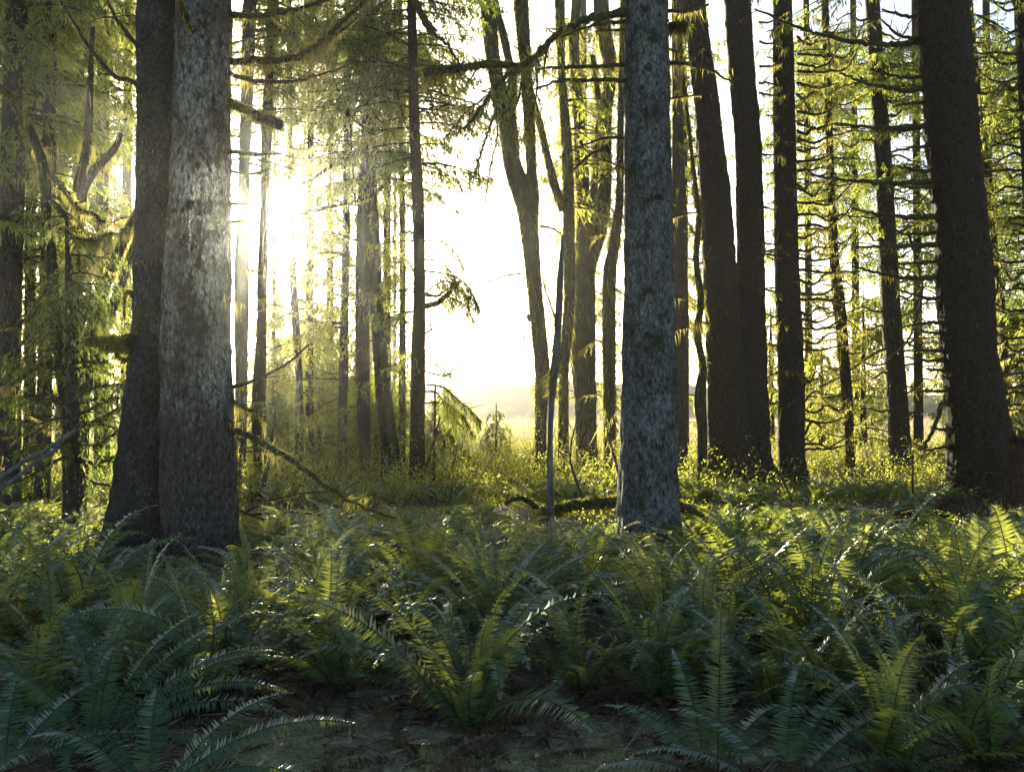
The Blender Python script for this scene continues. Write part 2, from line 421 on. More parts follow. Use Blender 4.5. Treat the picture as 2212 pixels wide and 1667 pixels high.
def spray(mb, axis, r_end, L_lat, spacing, k, ndl, wdt, mats, droop=0.75, start=0.15, twigs=True, taper=True):
    """conifer foliage along a bough: drooping side twigs carrying needle strands. axis (n,3)"""
    seg = np.linalg.norm(np.diff(axis, axis=0), axis=1); L = seg.sum(); cum = np.concatenate([[0], np.cumsum(seg)])
    m = max(int(L * (1 - start) / spacing), 2)
    s = np.linspace(start * L, L * 0.99, m) + rng.normal(size=m) * spacing * 0.3
    s = s.clip(0, L * 0.995)
    i = np.clip(np.searchsorted(cum, s, side='right') - 1, 0, len(seg) - 1)
    t = ((s - cum[i]) / seg[i])[:, None]
    p = axis[i] * (1 - t) + axis[i + 1] * t
    fwd = unit(axis[i + 1] - axis[i])
    side = unit(np.cross(fwd, A(0, 0, 1))) * np.where(np.arange(m) % 2, 1, -1)[:, None]
    f = (s / L)
    ll = L_lat * (np.interp(f, [0, 0.25, 0.6, 1], [0.5, 1.0, 0.9, 0.3]) if taper else 1) * rng.uniform(0.55, 1.25, m)
    d0 = unit(side * rng.uniform(0.5, 1.0, (m, 1)) + fwd * rng.uniform(0.2, 0.8, (m, 1)) + rng.normal(size=(m, 3)) * 0.15)
    # twig curve: starts along d0 and hangs over
    u = (np.arange(k) + 0.5) / k
    dr = droop * rng.uniform(0.6, 1.35, (m, 1, 1))
    tw = p[:, None] + d0[:, None] * (ll[:, None] * u[None] * (1 - 0.25 * u[None]))[..., None] + DOWN * (dr[..., 0] * ll[:, None] * u[None] ** 1.7)[..., None]
    tdir = unit(d0[:, None] * (1 - 0.5 * u)[None, :, None] + DOWN * (dr * 1.7 * (u ** 0.7)[None, :, None]))
    for sg in (1, -1):
        sd = unit(np.cross(tdir, rng.normal(size=(m, k, 3)))) * sg
        nv = unit(tdir * 0.75 + sd * rng.uniform(0.3, 0.75, (m, k, 1)) + DOWN * rng.uniform(0, 0.5, (m, k, 1)))
        nl = ndl * rng.uniform(0.6, 1.3, (m, k, 1))
        mi = mats[0] if rng.random() < 0.6 else mats[-1]
        mb.strands(tw.reshape(-1, 3), (nv * nl).reshape(-1, 3), wdt * rng.uniform(0.6, 1.3, m * k), mi, mid=0.45)
    if twigs:
        mb.strands(p, (tw[:, -1] - p) * 1.05, np.full(m, 0.012), mats[1], mid=0.2)


def bough_axis(p0, az, L, up, sag, n=9, tip=0.0, wob=0.05):
    u = np.linspace(0, 1, n)
    h = A(math.cos(az), math.sin(az), 0)
    w = np.cumsum(rng.normal(size=(n, 3)) * wob * L / n, axis=0) * u[:, None]
    return p0 + h * (L * u)[:, None] + A(0, 0, 1) * (L * (up * u - sag * u ** 2 + tip * u ** 4))[:, None] + w


def open_window(mb):
    """no foliage grows in the gap through which the low sun shines"""
    e = A(0, 0, EYE); sv = np.array(SUNV)
    for k in range(len(mb.v)):
        v, q = mb.v[k], mb.q[k]
        c = v[(q[:, 0] - mb.off[k])] - e
        ang = np.degrees(np.arccos((unit(c) @ sv).clip(-1, 1)))
        keep = ang > 0.75 + rng.exponential(0.35, len(ang))
        mb.q[k] = q[keep]; mb.qm[k] = mb.qm[k][keep]


def crown(name, parent, base, pth, z0, z1, n, L0, L1, lat=0.55, spacing=0.10, k=6, ndl=0.15, wdt=0.032, droop=0.8, mats=("needle", "needle_gold"),
          az=None, sag=0.45, up=0.15, tip=0.12, start=0.15, lich=0.0):
    """foliage of one conifer in one mesh: boughs, twigs and needle sprays"""
    mb = MB()
    mlist = [M[mats[0]], M["twig"], M[mats[1]], M["lichen"]]
    n = int(n * 1.6); zs = np.sort(z0 + (z1 - z0) * rng.random(n) ** 0.7)
    spacing *= 0.75
    for z in zs:
        c = np.array([np.interp(z, pth[:, 2], pth[:, j]) for j in range(3)]); c[2] = z
        f = (z - z0) / max(z1 - z0, 0.1)
        L = (L0 * (1 - f) + L1 * f) * rng.uniform(0.6, 1.2)
        a = rng.uniform(0, 2 * np.pi) if az is None else rng.uniform(*az[rng.integers(len(az))])
        ax = bough_axis(c, a, L, up + rng.normal() * 0.12, sag * rng.uniform(0.6, 1.3), tip=tip)
        r = np.linspace(0.012 + 0.009 * L, 0.004, len(ax))
        mb.tube(ax, r, 4, 1, False)
        spray(mb, ax, 0, lat, spacing, k, ndl, wdt, (0, 1, 2) if rng.random() < 0.5 else (2, 1, 0), droop, start)
        if lich > 0:
            fuzz(mb, np.concatenate([ax, r[:, None]], 1), lich, 0.13, 0.02, 3, 0.15)
    open_window(mb)
    local(mb, base)
    return put(name, mb.mesh(name, mlist), parent)


def branch_mesh(rows, lich=60, llen=0.10, moss=0, mosslen=0.05, subs=0, sub_len=0.35, sides=6, foliage=None, lw=0.009, veil=None):
    lich *= 2.0; llen *= 0.62
    # a bare mossy branch with side twigs and hanging lichen
    mb = MB(); vb = mb if veil is None else veil
    L = np.linalg.norm(np.diff(rows[:, :3], axis=0), axis=1).sum()
    pth = smooth_path(rows, int(np.clip(L / 0.07, 8, 60)))
    pth[1:-1, :3] += rng.normal(size=(len(pth) - 2, 3)) * min(0.012, 0.3 * rows[:, 3].mean())
    r = np.maximum(pth[:, 3], 0.004) * (1 + 0.28 * (vnoise(pth[:, :3] * 7, 3) - 0.5))
    mb.tube(pth[:, :3], r, sides, 0)
    pth[:, 3] = r
    if lich: fuzz(vb, pth, lich, llen, lw, 1, 0.10)
    if moss: fuzz(mb, pth, moss, mosslen, 0.018, 2, 0.6)
    for _ in range(subs):
        j = rng.integers(len(pth) // 5, len(pth) - 1)
        fwd = unit(pth[min(j + 1, len(pth) - 1), :3] - pth[j - 1, :3])
        dirn = unit(fwd * 0.7 + unit(np.cross(fwd, rng.normal(size=3))) * 0.8 + A(0, 0, rng.uniform(-0.3, 0.3)))
        ls = sub_len * rng.uniform(0.4, 1.2); u = np.linspace(0, 1, 7)[:, None]
        sp = pth[j, :3] + dirn * ls * u + A(0, 0, rng.uniform(-0.25, 0.35)) * ls * u ** 2 + np.cumsum(rng.normal(size=(7, 3)) * 0.01, 0) * u
        rr = np.linspace(max(r[j] * 0.45, 0.005), 0.003, 7)
        mb.tube(sp, rr, 4, 0, False)
        if lich: fuzz(vb, np.concatenate([sp, rr[:, None]], 1), lich * 0.7, llen * 0.8, lw, 1, 0.12)
    if foliage:
        spray(mb, pth[:, :3], 0, *foliage)
    return mb


BR_MATS = lambda wood="twig": [M[wood], M["lichen"], M["mossf"], M["needle"], M["needle_gold"]]


class Tree:
    def __init__(self, name, label, d, trace, bark, sides=24, ring=0.08, top=16.0, seed=1, lobes=0.08, rough=0.05, group=None, cat="tree", dd=0.0, px2=None):
        self.d = d
        rows = stem_path(trace, d, top, dd)
        x, y = rows[0, 0], rows[0, 1]
        self.base = A(x, y, float(ground_z(x, y)))
        self.e = thing(name, label, cat, self.base, group)
        self.bark = bark
        mb = MB()
        self.pth = trunk_mesh(mb, rows, sides, ring, seed, lobes, rough)
        self.mbt = mb
        self.stems = [self.pth]
        self.seed = seed; self.sides = sides; self.ring = ring

    def stem(self, trace, top=None, w=None, dd=0.0):
        rows = stem_path(trace, self.d, top, dd)
        self.stems.append(trunk_mesh(self.mbt, rows, max(self.sides - 6, 8), self.ring, self.seed + len(self.stems) * 7, 0.08, 0.06, foot=False))

    def trunk(self, moss=0, mlen=0.06, lich=0, llen=0.12, wid=0.02, name="trunk", zmax=14):
        for p in self.stems:
            if moss: fuzz(self.mbt, p, moss, mlen, wid, 1, 0.6, zmax)
            if lich: fuzz(self.mbt, p, lich, llen, wid, 2, 0.2, zmax)
        local(self.mbt, self.base)
        me = self.mbt.mesh(name, [M[self.bark], M["mossf"], M["lichen"]])
        # bark is smooth shaded, moss stays faceted
        mi = np.empty(len(me.polygons), np.int32); me.polygons.foreach_get("material_index", mi)
        me.polygons.foreach_set("use_smooth", mi == 0)
        return put(name, me, self.e)

    def branch(self, pix, r0, r1=None, dd=0.0, name="branch", wood="twig", **kw):
        """pix: surveyed points from trunk to tip; r0, r1 widths in picture pixels; dd metres the tip comes towards (-) or away (+)"""
        n = len(pix); r1 = r0 * 0.3 if r1 is None else r1
        d0 = self.d
        rows = []
        for j, (px, py) in enumerate(pix):
            t = j / (n - 1); d = d0 + dd * t
            rows.append([*P(px, py, d), 0.5 * (r0 * (1 - t) + r1 * t) * d / F])
        vb = MB()
        mb = branch_mesh(np.array(rows), veil=vb, **kw)
        o = put(name, local(mb, self.base).mesh(name, BR_MATS(wood)), self.e)
        if vb.v: put("hanging_lichen_sprays", local(vb, self.base).mesh("hanging_lichen_sprays", BR_MATS(wood)), o)
        return o

    def rand_branch(self, z, az, L, r, up=None, sag=None, tip=None, **kw):
        up = rng.uniform(-.25, .3) if up is None else up; sag = rng.uniform(-.1, .6) if sag is None else sag; tip = rng.uniform(-.25, .5) if tip is None else tip
        p = self.pth; c = np.array([np.interp(z, p[:, 2], p[:, j]) for j in range(4)])
        h = A(math.cos(az), math.sin(az), 0)
        ax = bough_axis(A(c[0], c[1], z) + h * c[3] * 0.7, az, L, up, sag, 9, tip, 0.10)
        rows = np.concatenate([ax, np.linspace(r, r * 0.3, 9)[:, None]], 1)
        mb = branch_mesh(rows, **kw)
        return put("branch", local(mb, self.base).mesh("branch", BR_MATS()), self.e)

    def crown(self, *a, stem=0, **kw):
        return crown("crown", self.e, self.base, self.stems[stem], *a, **kw)


PI = math.pi
LEFT, RIGHT = PI, 0.0
trees = {}

# --- the big double spruce on the left (two fused trunks)
t = Tree("spruce_tree", "massive double-trunked spruce with pale flaking bark, dark at the foot, beside the sun", 12.0,
         [(440, 1228, 172), (437, 1170, 165), (432, 1100, 162), (429, 1000, 160), (427, 880, 153), (425, 695, 142), (431, 497, 134), (435, 300, 122), (441, 0, 114), (446, -300, 100)],
         "spruce_pale", 96, 0.03, 17, 3, 0.06, 0.075)
t.trunk(moss=30, mlen=0.03, wid=0.012, zmax=7)
mb = MB()
rows = stem_path([(300, 1225, 170), (306, 1160, 150), (312, 1080, 135), (318, 1000, 125), (322, 900, 112), (327, 800, 98), (333, 650, 88), (335, 500, 86), (340, 300, 88), (343, 0, 90), (346, -300, 80)], 12.25, 17)
pth2 = trunk_mesh(mb, rows, 84, 0.03, 9, 0.07, 0.075)
fuzz(mb, pth2, 25, 0.03, 0.012, 1, 0.6, 7)
me = local(mb, t.base).mesh("second_trunk", [M["spruce_brown"], M["mossf"]]); o = put("second_trunk", me, t.e)
mi = np.empty(len(me.polygons), np.int32); me.polygons.foreach_get("material_index", mi); me.polygons.foreach_set("use_smooth", mi == 0)
o["label"] = "darker brown left trunk of the fused pair"
t.branch([(490, 30), (540, 36), (585, 34), (625, 22), (662, 14), (720, -6), (790, -40)], 15, 5, -0.6, lich=120, subs=3, moss=120)
t.branch([(488, 133), (560, 131), (629, 127), (668, 106), (702, 83), (745, 42), (785, 4), (820, -40)], 17, 7, -0.7, lich=170, subs=6, moss=200, llen=0.12)
t.branch([(629, 127), (668, 116), (705, 92), (740, 68), (770, 40)], 12, 4, -0.5, lich=170, subs=3)
t.branch([(488, 158), (535, 172), (571, 178), (612, 178), (647, 174), (700, 160), (756, 140)], 12, 3, -0.8, lich=120, subs=2, moss=100)
t.branch([(492, 220), (525, 236), (560, 252), (604, 270)], 17, 26, -0.5, lich=300, moss=900, llen=0.06, mosslen=0.06)
t.branch([(488, 328), (530, 331), (570, 333), (607, 332)], 11, 6, -0.3, lich=60, moss=80)
t.branch([(470, 93), (510, 92), (545, 80), (572, 68)], 6, 2, -0.5, lich=20, wood="deadwood")
t.branch([(488, 368), (520, 376), (560, 372), (585, 366)], 8, 3, 0.4, lich=80)
t.branch([(488, 437), (520, 441), (560, 438)], 8, 4, 0.4, lich=60)
t.branch([(488, 480), (520, 478), (556, 478)], 9, 4, 0.5, lich=60)
t.branch([(300, 200), (290, 178), (254, 167), (220, 135), (189, 98), (160, 50), (130, 0), (110, -40)], 14, 4, -0.4, lich=60, subs=6)
t.branch([(302, 102), (275, 75), (254, 47), (240, 20), (222, -20)], 10, 5, -0.3, lich=50, subs=3)
t.branch([(428, 96), (412, 60), (395, 20), (380, -30)], 16, 11, -1.2, lich=30, moss=60)
t.branch([(505, 930), (545, 944), (575, 961), (615, 985), (658, 1015), (700, 1047), (738, 1073), (790, 1096), (847, 1117), (890, 1130)], 17, 3, -0.7, lich=120, moss=300, mosslen=0.035, llen=0.08, subs=3)
t.branch([(505, 867), (535, 884), (558, 893), (576, 912)], 9, 5, 0.6, lich=180, llen=0.14, moss=80)
t.branch([(505, 835), (545, 822), (575, 808), (620, 785), (669, 743)], 10, 4, 0.8, lich=60)
t.branch([(512, 1098), (535, 1110), (570, 1123)], 9, 5, 0.4, lich=160, llen=0.15)
t.branch([(286, 738), (262, 742), (236, 741), (205, 735), (190, 738)], 32, 24, 0.8, lich=200, moss=2600, mosslen=0.025, llen=0.07)
t.branch([(288, 640), (276, 628), (270, 645), (268, 690)], 12, 6, 0.3, lich=160, moss=300)
t.branch([(285, 780), (270, 775), (250, 765)], 14, 8, 0.3, lich=160, moss=300)
for yy in (560, 640, 830, 905, 985):
    a = rng.choice([2.6, 3.4, -0.4, 0.5]); t.rand_branch(P(400, yy, 12)[2], a, rng.uniform(0.4, 0.8), 0.012, lich=70, subs=2)
t.crown(9.5, 15, 30, 3.5, 2.5, spacing=0.16)

# --- the lichen-grey spruce in the middle
t = Tree("spruce_tree", "tall straight spruce with blue-grey lichen bark, right of the grey snag", 13.2,
         [(1404, 1196, 150), (1404, 1170, 144), (1402, 1113, 138), (1401, 1041, 131), (1402, 932, 121), (1402, 786, 112), (1402, 605, 103), (1400, 435, 100), (1398, 254, 96), (1396, 0, 90), (1393, -300, 82)],
         "spruce_grey", 96, 0.03, 17, 21, 0.05, 0.075)
t.trunk(moss=50, mlen=0.03, wid=0.012, zmax=8)
dk = dict(lich=90, llen=0.10)
t.branch([(1352, 28), (1310, 34), (1270, 42), (1230, 58), (1205, 72), (1180, 98), (1155, 122), (1120, 150), (1090, 170), (1062, 200), (1038, 236), (1002, 278)], 19, 7, -1.6, subs=14, sub_len=0.5, moss=160, foliage=(0.40, 0.05, 7, 0.09, 0.014, (3, 0, 4), 1.0, 0.45), **dk)
t.branch([(1100, 141), (1062, 140), (1030, 143), (1000, 148), (965, 152), (938, 150), (918, 160)], 14, 22, -0.3, moss=900, mosslen=0.07, lich=200, llen=0.14, subs=4)
fh = (0.42, 0.042, 7, 0.09, 0.014, (3, 0, 4), 1.1, 0.1)
t.branch([(1120, 150), (1085, 210), (1060, 270), (1040, 330), (1020, 395)], 7, 2, -0.6, subs=10, sub_len=0.5, foliage=fh, **dk)
t.branch([(1135, 140), (1120, 210), (1105, 265), (1098, 310)], 6, 2, 0.3, subs=8, sub_len=0.4, foliage=fh, **dk)
t.branch([(1155, 122), (1160, 190), (1150, 250), (1135, 300)], 5, 2, 0.5, subs=8, sub_len=0.4, foliage=fh, **dk)
t.branch([(1085, 180), (1040, 215), (1000, 250), (960, 300)], 5, 2, 0.5, subs=8, sub_len=0.5, foliage=fh, **dk)
t.branch([(1062, 200), (1075, 280), (1062, 350), (1048, 430)], 5, 2, -0.3, subs=6, sub_len=0.3, **dk)
t.branch([(1180, 98), (1150, 132), (1120, 140), (1090, 141)], 9, 12, -0.7, moss=120, **dk)
t.branch([(1350, 140), (1290, 144), (1227, 145), (1190, 146), (1158, 150)], 10, 4, -0.8, subs=5, moss=60, **dk)
t.branch([(1350, 174), (1290, 172), (1227, 174), (1190, 180), (1158, 192)], 10, 4, -0.5, subs=5, moss=80, **dk)
t.branch([(1350, 46), (1310, 50), (1256, 62), (1215, 80)], 10, 5, -0.9, subs=5, moss=60, **dk)
t.branch([(1350, 66), (1310, 66), (1286, 68)], 7, 3, 0.4, lich=250, llen=0.12)
t.branch([(1350, 298), (1300, 300), (1256, 316), (1209, 340)], 7, 3, -0.6, subs=2, lich=40)
t.branch([(1312, 315), (1280, 330), (1255, 350), (1240, 366)], 8, 5, -0.4, subs=3, **dk)
t.branch([(1352, 366), (1310, 348), (1280, 338)], 5, 2, 0.4, lich=120, llen=0.14)
t.branch([(1444, 138), (1490, 138), (1534, 152), (1560, 165), (1583, 181)], 9, 4, -0.4, subs=3, lich=60)
t.branch([(1444, 24), (1470, 26), (1500, 22), (1530, 10)], 9, 6, 0.5, lich=100)
t.branch([(1444, 56), (1463, 52), (1480, 55)], 12, 16, -0.1, lich=900, llen=0.13, moss=700, lw=0.022)
t.branch([(1446, 105), (1462, 112), (1470, 106), (1472, 92)], 4, 2, -0.1, lich=20)
t.branch([(1446, 213), (1480, 208), (1515, 206)], 6, 3, 0.5, lich=120)
t.branch([(1452, 470), (1480, 462), (1505, 458)], 5, 3, 0.4, lich=100)
t.branch([(1344, 350), (1290, 395), (1262, 430)], 4, 2, -0.2, lich=40, subs=3)
for k in range(10):
    t.rand_branch(rng.uniform(1.5, 7.5), rng.choice([0.2, -0.3, 2.9, 3.4]), rng.uniform(0.12, 0.5), 0.008, lich=50)
def knot(t, px, py, w, d):
    p = t.pth; z = P(px, py, d)[2]; c = np.array([np.interp(z, p[:, 2], p[:, j]) for j in range(4)])
    dx = (P(px, py, c[1])[0] - c[0]) / c[3]; dx = np.clip(dx, -.95, .95); h = A(dx, -math.sqrt(1 - dx * dx), -0.1)
    r = w * d / F * .5; b0 = A(c[0], c[1], z) + h * c[3] * .9
    rows = np.array([[*(b0 + h * q), r * k] for q, k in ((-.05, 1.9), (c[3] * .08, 1.5), (c[3] * .11, 1.0), (c[3] * .12 + .012, .6))])
    mb = MB(); mb.tube(rows[:, :3], rows[:, 3], 10, 0); put("branch_stub", local(mb, t.base).mesh("branch_stub", [M["spruce_brown"]], True), t.e)


for q in ((1440, 46, 9), (1391, 34, 12), (1394, 160, 17), (1443, 298, 6), (1418, 432, 15), (1436, 556, 7), (1384, 640, 6)): knot(t, *q, 13.2)
t.crown(8.8, 15, 30, 3.5, 2.5, spacing=0.16)

# --- trunks right of the big pair, near the sun
def slim(name, label, d, trace, bark="spruce_brown", moss=60, lich=60, sides=20, seed=5, **kw):
    tr = Tree(name, label, d, trace, bark, sides, 0.09, 17, seed, 0.07, 0.07, **kw)
    tr.trunk(moss, 0.05, lich, 0.10)
    return tr


t = slim("spruce_tree", "slim trunk nearest the right edge of the big double spruce, just left of the sun", 24, [(521, 1060, 30), (521, 930, 24), (522, 605, 31), (524, 480, 23), (530, 300, 25), (539, 0, 28), (542, -200, 26)], seed=31)
for k in range(16): t.rand_branch(rng.choice([rng.uniform(0.8, 5.6), rng.uniform(8, 11)]), rng.choice([0.1, -0.5, 0.4, PI]), rng.uniform(0.4, 1.5), 0.02, lich=90, subs=2)
t.crown(6.6, 13, 26, 1.9, 1.6, az=[(-0.8, 0.8), (2.4, 3.9)])
t = slim("spruce_tree", "pale slim trunk standing directly under the sun", 25, [(566, 1060, 24), (560, 930, 30), (560, 850, 29), (565, 700, 21), (566, 605, 21), (572, 450, 20), (576, 300, 23), (586, 0, 15), (590, -200, 14)], seed=37, bark="alder")
for k in range(14): t.rand_branch(rng.choice([rng.uniform(0.6, 5.6), rng.uniform(8, 11)]), rng.choice([0.1, -0.5, 0.4, PI]), rng.uniform(0.4, 1.4), 0.02, lich=90, subs=2)
t.crown(7.6, 13, 22, 1.7, 1.6)
t = slim("spruce_tree", "thin trunk in glowing brush, second right of the sun", 30, [(645, 1010, 20), (646, 930, 18), (645, 800, 17), (638, 690, 16), (632, 560, 14), (628, 420, 13), (625, 150, 12), (624, -150, 10)], seed=41)
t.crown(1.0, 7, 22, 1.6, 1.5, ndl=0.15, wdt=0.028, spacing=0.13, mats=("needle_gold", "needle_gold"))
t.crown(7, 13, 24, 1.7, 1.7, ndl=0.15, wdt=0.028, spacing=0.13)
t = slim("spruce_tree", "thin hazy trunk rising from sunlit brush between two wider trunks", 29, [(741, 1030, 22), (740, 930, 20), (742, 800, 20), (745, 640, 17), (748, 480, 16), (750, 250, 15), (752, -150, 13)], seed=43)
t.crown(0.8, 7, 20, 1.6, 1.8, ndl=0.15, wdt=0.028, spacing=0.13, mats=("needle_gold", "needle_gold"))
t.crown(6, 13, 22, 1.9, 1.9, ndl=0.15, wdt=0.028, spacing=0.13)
t = slim("spruce_tree", "straight brown trunk with drooping foliage, left of the forked stem", 26, [(789, 1040, 22), (786, 913, 28), (783, 700, 30), (785, 500, 32), (790, 360, 30), (793, 230, 19), (794, 80, 17), (797, -200, 14)], seed=47)
t.branch([(781, 319), (745, 345), (709, 363), (665, 392), (618, 410)], 14, 4, -1.2, lich=150, subs=5, moss=100)
t.branch([(825, 404), (800, 425), (774, 435), (720, 447), (640, 468)], 9, 3, -1.2, lich=120, subs=5)
t.branch([(790, 0), (795, 60), (812, 110), (832, 160), (858, 200), (872, 260), (895, 300)], 6, 3, -3.0, lich=50, subs=6)
t.branch([(735, 60), (775, 110), (818, 141), (865, 168), (912, 189), (970, 208), (1010, 219), (1043, 230)], 8, 3, -3.0, lich=70, subs=4, moss=40)
t.branch([(757, 90), (770, 140), (790, 195), (808, 245), (830, 270)], 5, 2, -3.0, lich=50, subs=5)
t.branch([(700, 110), (725, 180), (752, 245), (800, 290), (820, 340), (850, 420), (880, 490)], 5, 2, -2.0, lich=80, subs=8)
t.branch([(758, 270), (760, 340), (766, 430), (768, 480)], 5, 2, -2.0, lich=40, subs=2)
t.crown(6.8, 12.5, 30, 2.2, 2.3, spacing=0.10, mats=("needle_gold", "needle_gold"))  # all-gold needles lighten this self-shadowed crown by colour
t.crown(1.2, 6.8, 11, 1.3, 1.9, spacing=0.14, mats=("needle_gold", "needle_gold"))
t = slim("alder_tree", "forked stem whose two legs part low down, left of the straight spruce", 25.5, [(832, 1040, 15), (829, 960, 16), (822, 870, 18), (814, 740, 20), (812, 640, 27), (811, 560, 26), (809, 417, 12), (806, 250, 10), (803, 0, 9)], bark="alder", moss=160, seed=53)
# its second leg
t2m = MB(); rows = stem_path([(857, 1040, 29), (852, 980, 26), (842, 900, 19), (833, 800, 17), (823, 700, 16), (818, 620, 15)], 25.4)
p2 = trunk_mesh(t2m, rows, 16, 0.09, 57, 0.07, 0.07); fuzz(t2m, p2, 160, 0.05, 0.02, 1, 0.6)
put("second_stem", local(t2m, t.base).mesh("second_stem", [M["alder"], M["mossf"]], True), t.e)
t.crown(7.2, 12, 18, 1.5, 1.6)
t = slim("spruce_tree", "straight dark spruce at the left edge of the bright gap", 24, [(900, 1058, 37), (900, 1000, 34), (901, 930, 32), (903, 786, 31), (906, 605, 25), (903, 435, 26), (896, 290, 22), (889, 0, 20), (886, -250, 17)], seed=59, bark="spruce_dark", moss=30, lich=20)
t.branch([(938, 72), (915, 40), (901, 12), (890, -30)], 20, 12, -0.8, moss=500, lich=200)
t.branch([(888, -30), (915, 30), (938, 73), (965, 95), (978, 118), (998, 144)], 9, 5, -2.0, lich=60, subs=2)
t.branch([(914, 660), (935, 658), (958, 644), (975, 630)], 14, 8, -0.3, moss=300, lich=300)
t.branch([(914, 632), (940, 640), (958, 630)], 7, 4, -0.3, lich=100)
t.branch([(914, 722), (932, 712), (928, 700), (945, 704)], 5, 3, -0.3, lich=30)
t.branch([(914, 760), (930, 750), (948, 736)], 3, 1.5, -0.3, lich=10)
t.branch([(884, 700), (872, 690), (855, 688)], 4, 2, -0.3, lich=40)
for q, dd_ in (([(915, 560), (950, 565), (975, 590), (990, 625)], -0.4), ([(915, 600), (945, 600), (965, 625), (978, 665)], 0.6), ([(914, 640), (960, 640), (1000, 655), (1022, 690)], 0.5), ([(915, 845), (945, 850), (965, 885), (985, 930)], 0.8), ([(915, 870), (960, 872), (1000, 900), (1020, 940)], -0.8), ([(915, 520), (955, 522), (985, 545), (1000, 575)], 0.2), ([(915, 780), (950, 790), (970, 810)], 0.5)):
    t.branch(q, 4, 2, dd_, lich=60, subs=5, sub_len=0.35, foliage=(0.42, 0.035, 7, 0.12, 0.02, (3, 0, 4), 1.2, 0.3))
fol = (0.55, 0.026, 8, 0.13, 0.024, (3, 0, 4), 1.2, 0.25)
t.branch([(915, 585), (955, 590), (990, 600), (1018, 630), (1030, 660)], 5, 2, -0.6, lich=60, foliage=fol, subs=6, sub_len=0.4)
t.branch([(915, 640), (950, 610), (985, 612), (1010, 640)], 5, 2, 0.4, lich=60, foliage=fol, subs=6, sub_len=0.4)
t.branch([(916, 830), (955, 835), (985, 860), (1010, 880), (1040, 910)], 5, 2, -0.6, lich=60, foliage=fol, subs=6, sub_len=0.5)
t.branch([(914, 800), (960, 812), (985, 790), (1000, 785)], 5, 2, 0.4, lich=60, foliage=(0.30, 0.05, 5, 0.11, 0.02, (3, 0, 4), 1.0, 0.4), subs=4, sub_len=0.4)
t.crown(7.0, 12.5, 44, 1.7, 2.1, az=[(-0.9, 0.9), (2.2, 4.0)], spacing=0.09)
t.crown(3.0, 6.8, 5, 1.0, 1.2, az=[(2.2, 4.0)], spacing=0.10)
t = slim("spruce_tree", "thinnest trunk close behind the straight dark spruce's left side", 29, [(868, 1020, 15), (868, 930, 16), (869, 800, 15), (870, 605, 13), (868, 400, 12), (866, 200, 11), (862, -150, 10)], seed=61, moss=40)
t.crown(7.6, 13, 40, 1.7, 1.8)
t.crown(3.5, 7, 6, 1.2, 1.4)

# --- the mossy broadleaf cluster right of the bright gap
def cluster(label, d, trace, seed, **kw):
    return Tree("alder_tree", label, d, trace, "alder", 28, 0.08, 15, seed, 0.12, 0.08, group="mossy broadleaf trees right of the bright gap", **kw)


t = cluster("mossy leaning tree forking high, first trunk right of the bright gap", 27, [(1168, 1040, 30), (1168, 930, 25), (1170, 857, 30), (1172, 800, 33), (1165, 727, 33), (1153, 605, 33), (1140, 470, 42), (1122, 400, 46), (1106, 350, 40), (1095, 255, 42), (1068, 145, 31), (1053, 0, 33), (1042, -200, 26)], 71)
t.stem([(1146, 500, 28), (1150, 430, 30), (1148, 363, 22), (1143, 255, 25), (1135, 145, 26), (1125, 0, 33), (1118, -200, 26)], 14)
t.stem([(1096, 260, 18), (1110, 200, 16), (1095, 110, 18), (1078, 40, 16), (1064, -20, 14)])
t.trunk(330, 0.07, 90, 0.2)
t.branch([(1160, 605), (1150, 690), (1142, 680)], 12, 10, -0.1, moss=200, lich=40)
t.branch([(1126, 590), (1090, 596), (1060, 606), (1048, 610)], 5, 2, -0.6, lich=120, foliage=(0.25, 0.05, 5, 0.1, 0.018, (3, 0, 4), 0.7, 0.4))
t.branch([(1168, 490), (1190, 492), (1212, 505)], 6, 3, -0.6, lich=160)
t = cluster("slender mossy tree with a long left-leaning limb, behind the grey snag", 29, [(1216, 1030, 28), (1217, 930, 23), (1218, 800, 22), (1228, 680, 24), (1231, 605, 25), (1228, 435, 25), (1225, 327, 24), (1213, 145, 16), (1209, 0, 22), (1206, -200, 18)], 73)
t.stem([(1216, 455, 18), (1196, 395, 20), (1184, 345, 16), (1170, 285, 15), (1156, 232, 14), (1140, 170, 12)])
t.trunk(330, 0.07, 100, 0.22)
t.branch([(1205, 700), (1190, 660), (1178, 625), (1172, 600)], 5, 3, -0.4, lich=100)
t.branch([(1206, 660), (1198, 700), (1206, 780), (1198, 850)], 4, 2, -0.3, lich=100)
t.crown(7.2, 12.5, 10, 1.6, 1.8, mats=("needle_gold", "needle_gold"), spacing=0.14, az=[(-0.6, 0.8)])
t = cluster("thickest mossy tree of the cluster, dividing into two stems at mid height", 31, [(1268, 1030, 54), (1266, 940, 48), (1265, 860, 47), (1259, 750, 55), (1256, 605, 56), (1261, 520, 34), (1259, 435, 29), (1255, 327, 30), (1250, 254, 23), (1240, 100, 22), (1245, 0, 20), (1247, -200, 16)], 79)
t.stem([(1266, 600, 34), (1278, 555, 30), (1300, 480, 28), (1308, 380, 26), (1310, 254, 23), (1318, 145, 30), (1300, 36, 34), (1297, -150, 28)], 14)
t.stem([(1276, 540, 14), (1283, 420, 15), (1288, 320, 14), (1294, 240, 13), (1280, 120, 11)])
t.trunk(420, 0.08, 140, 0.24)
for k in range(12): t.rand_branch(rng.uniform(2, 11), rng.choice([0.1, 0.5, 2.8, 3.5]), rng.uniform(0.4, 1.3), 0.025, lich=160, llen=0.14, subs=3)
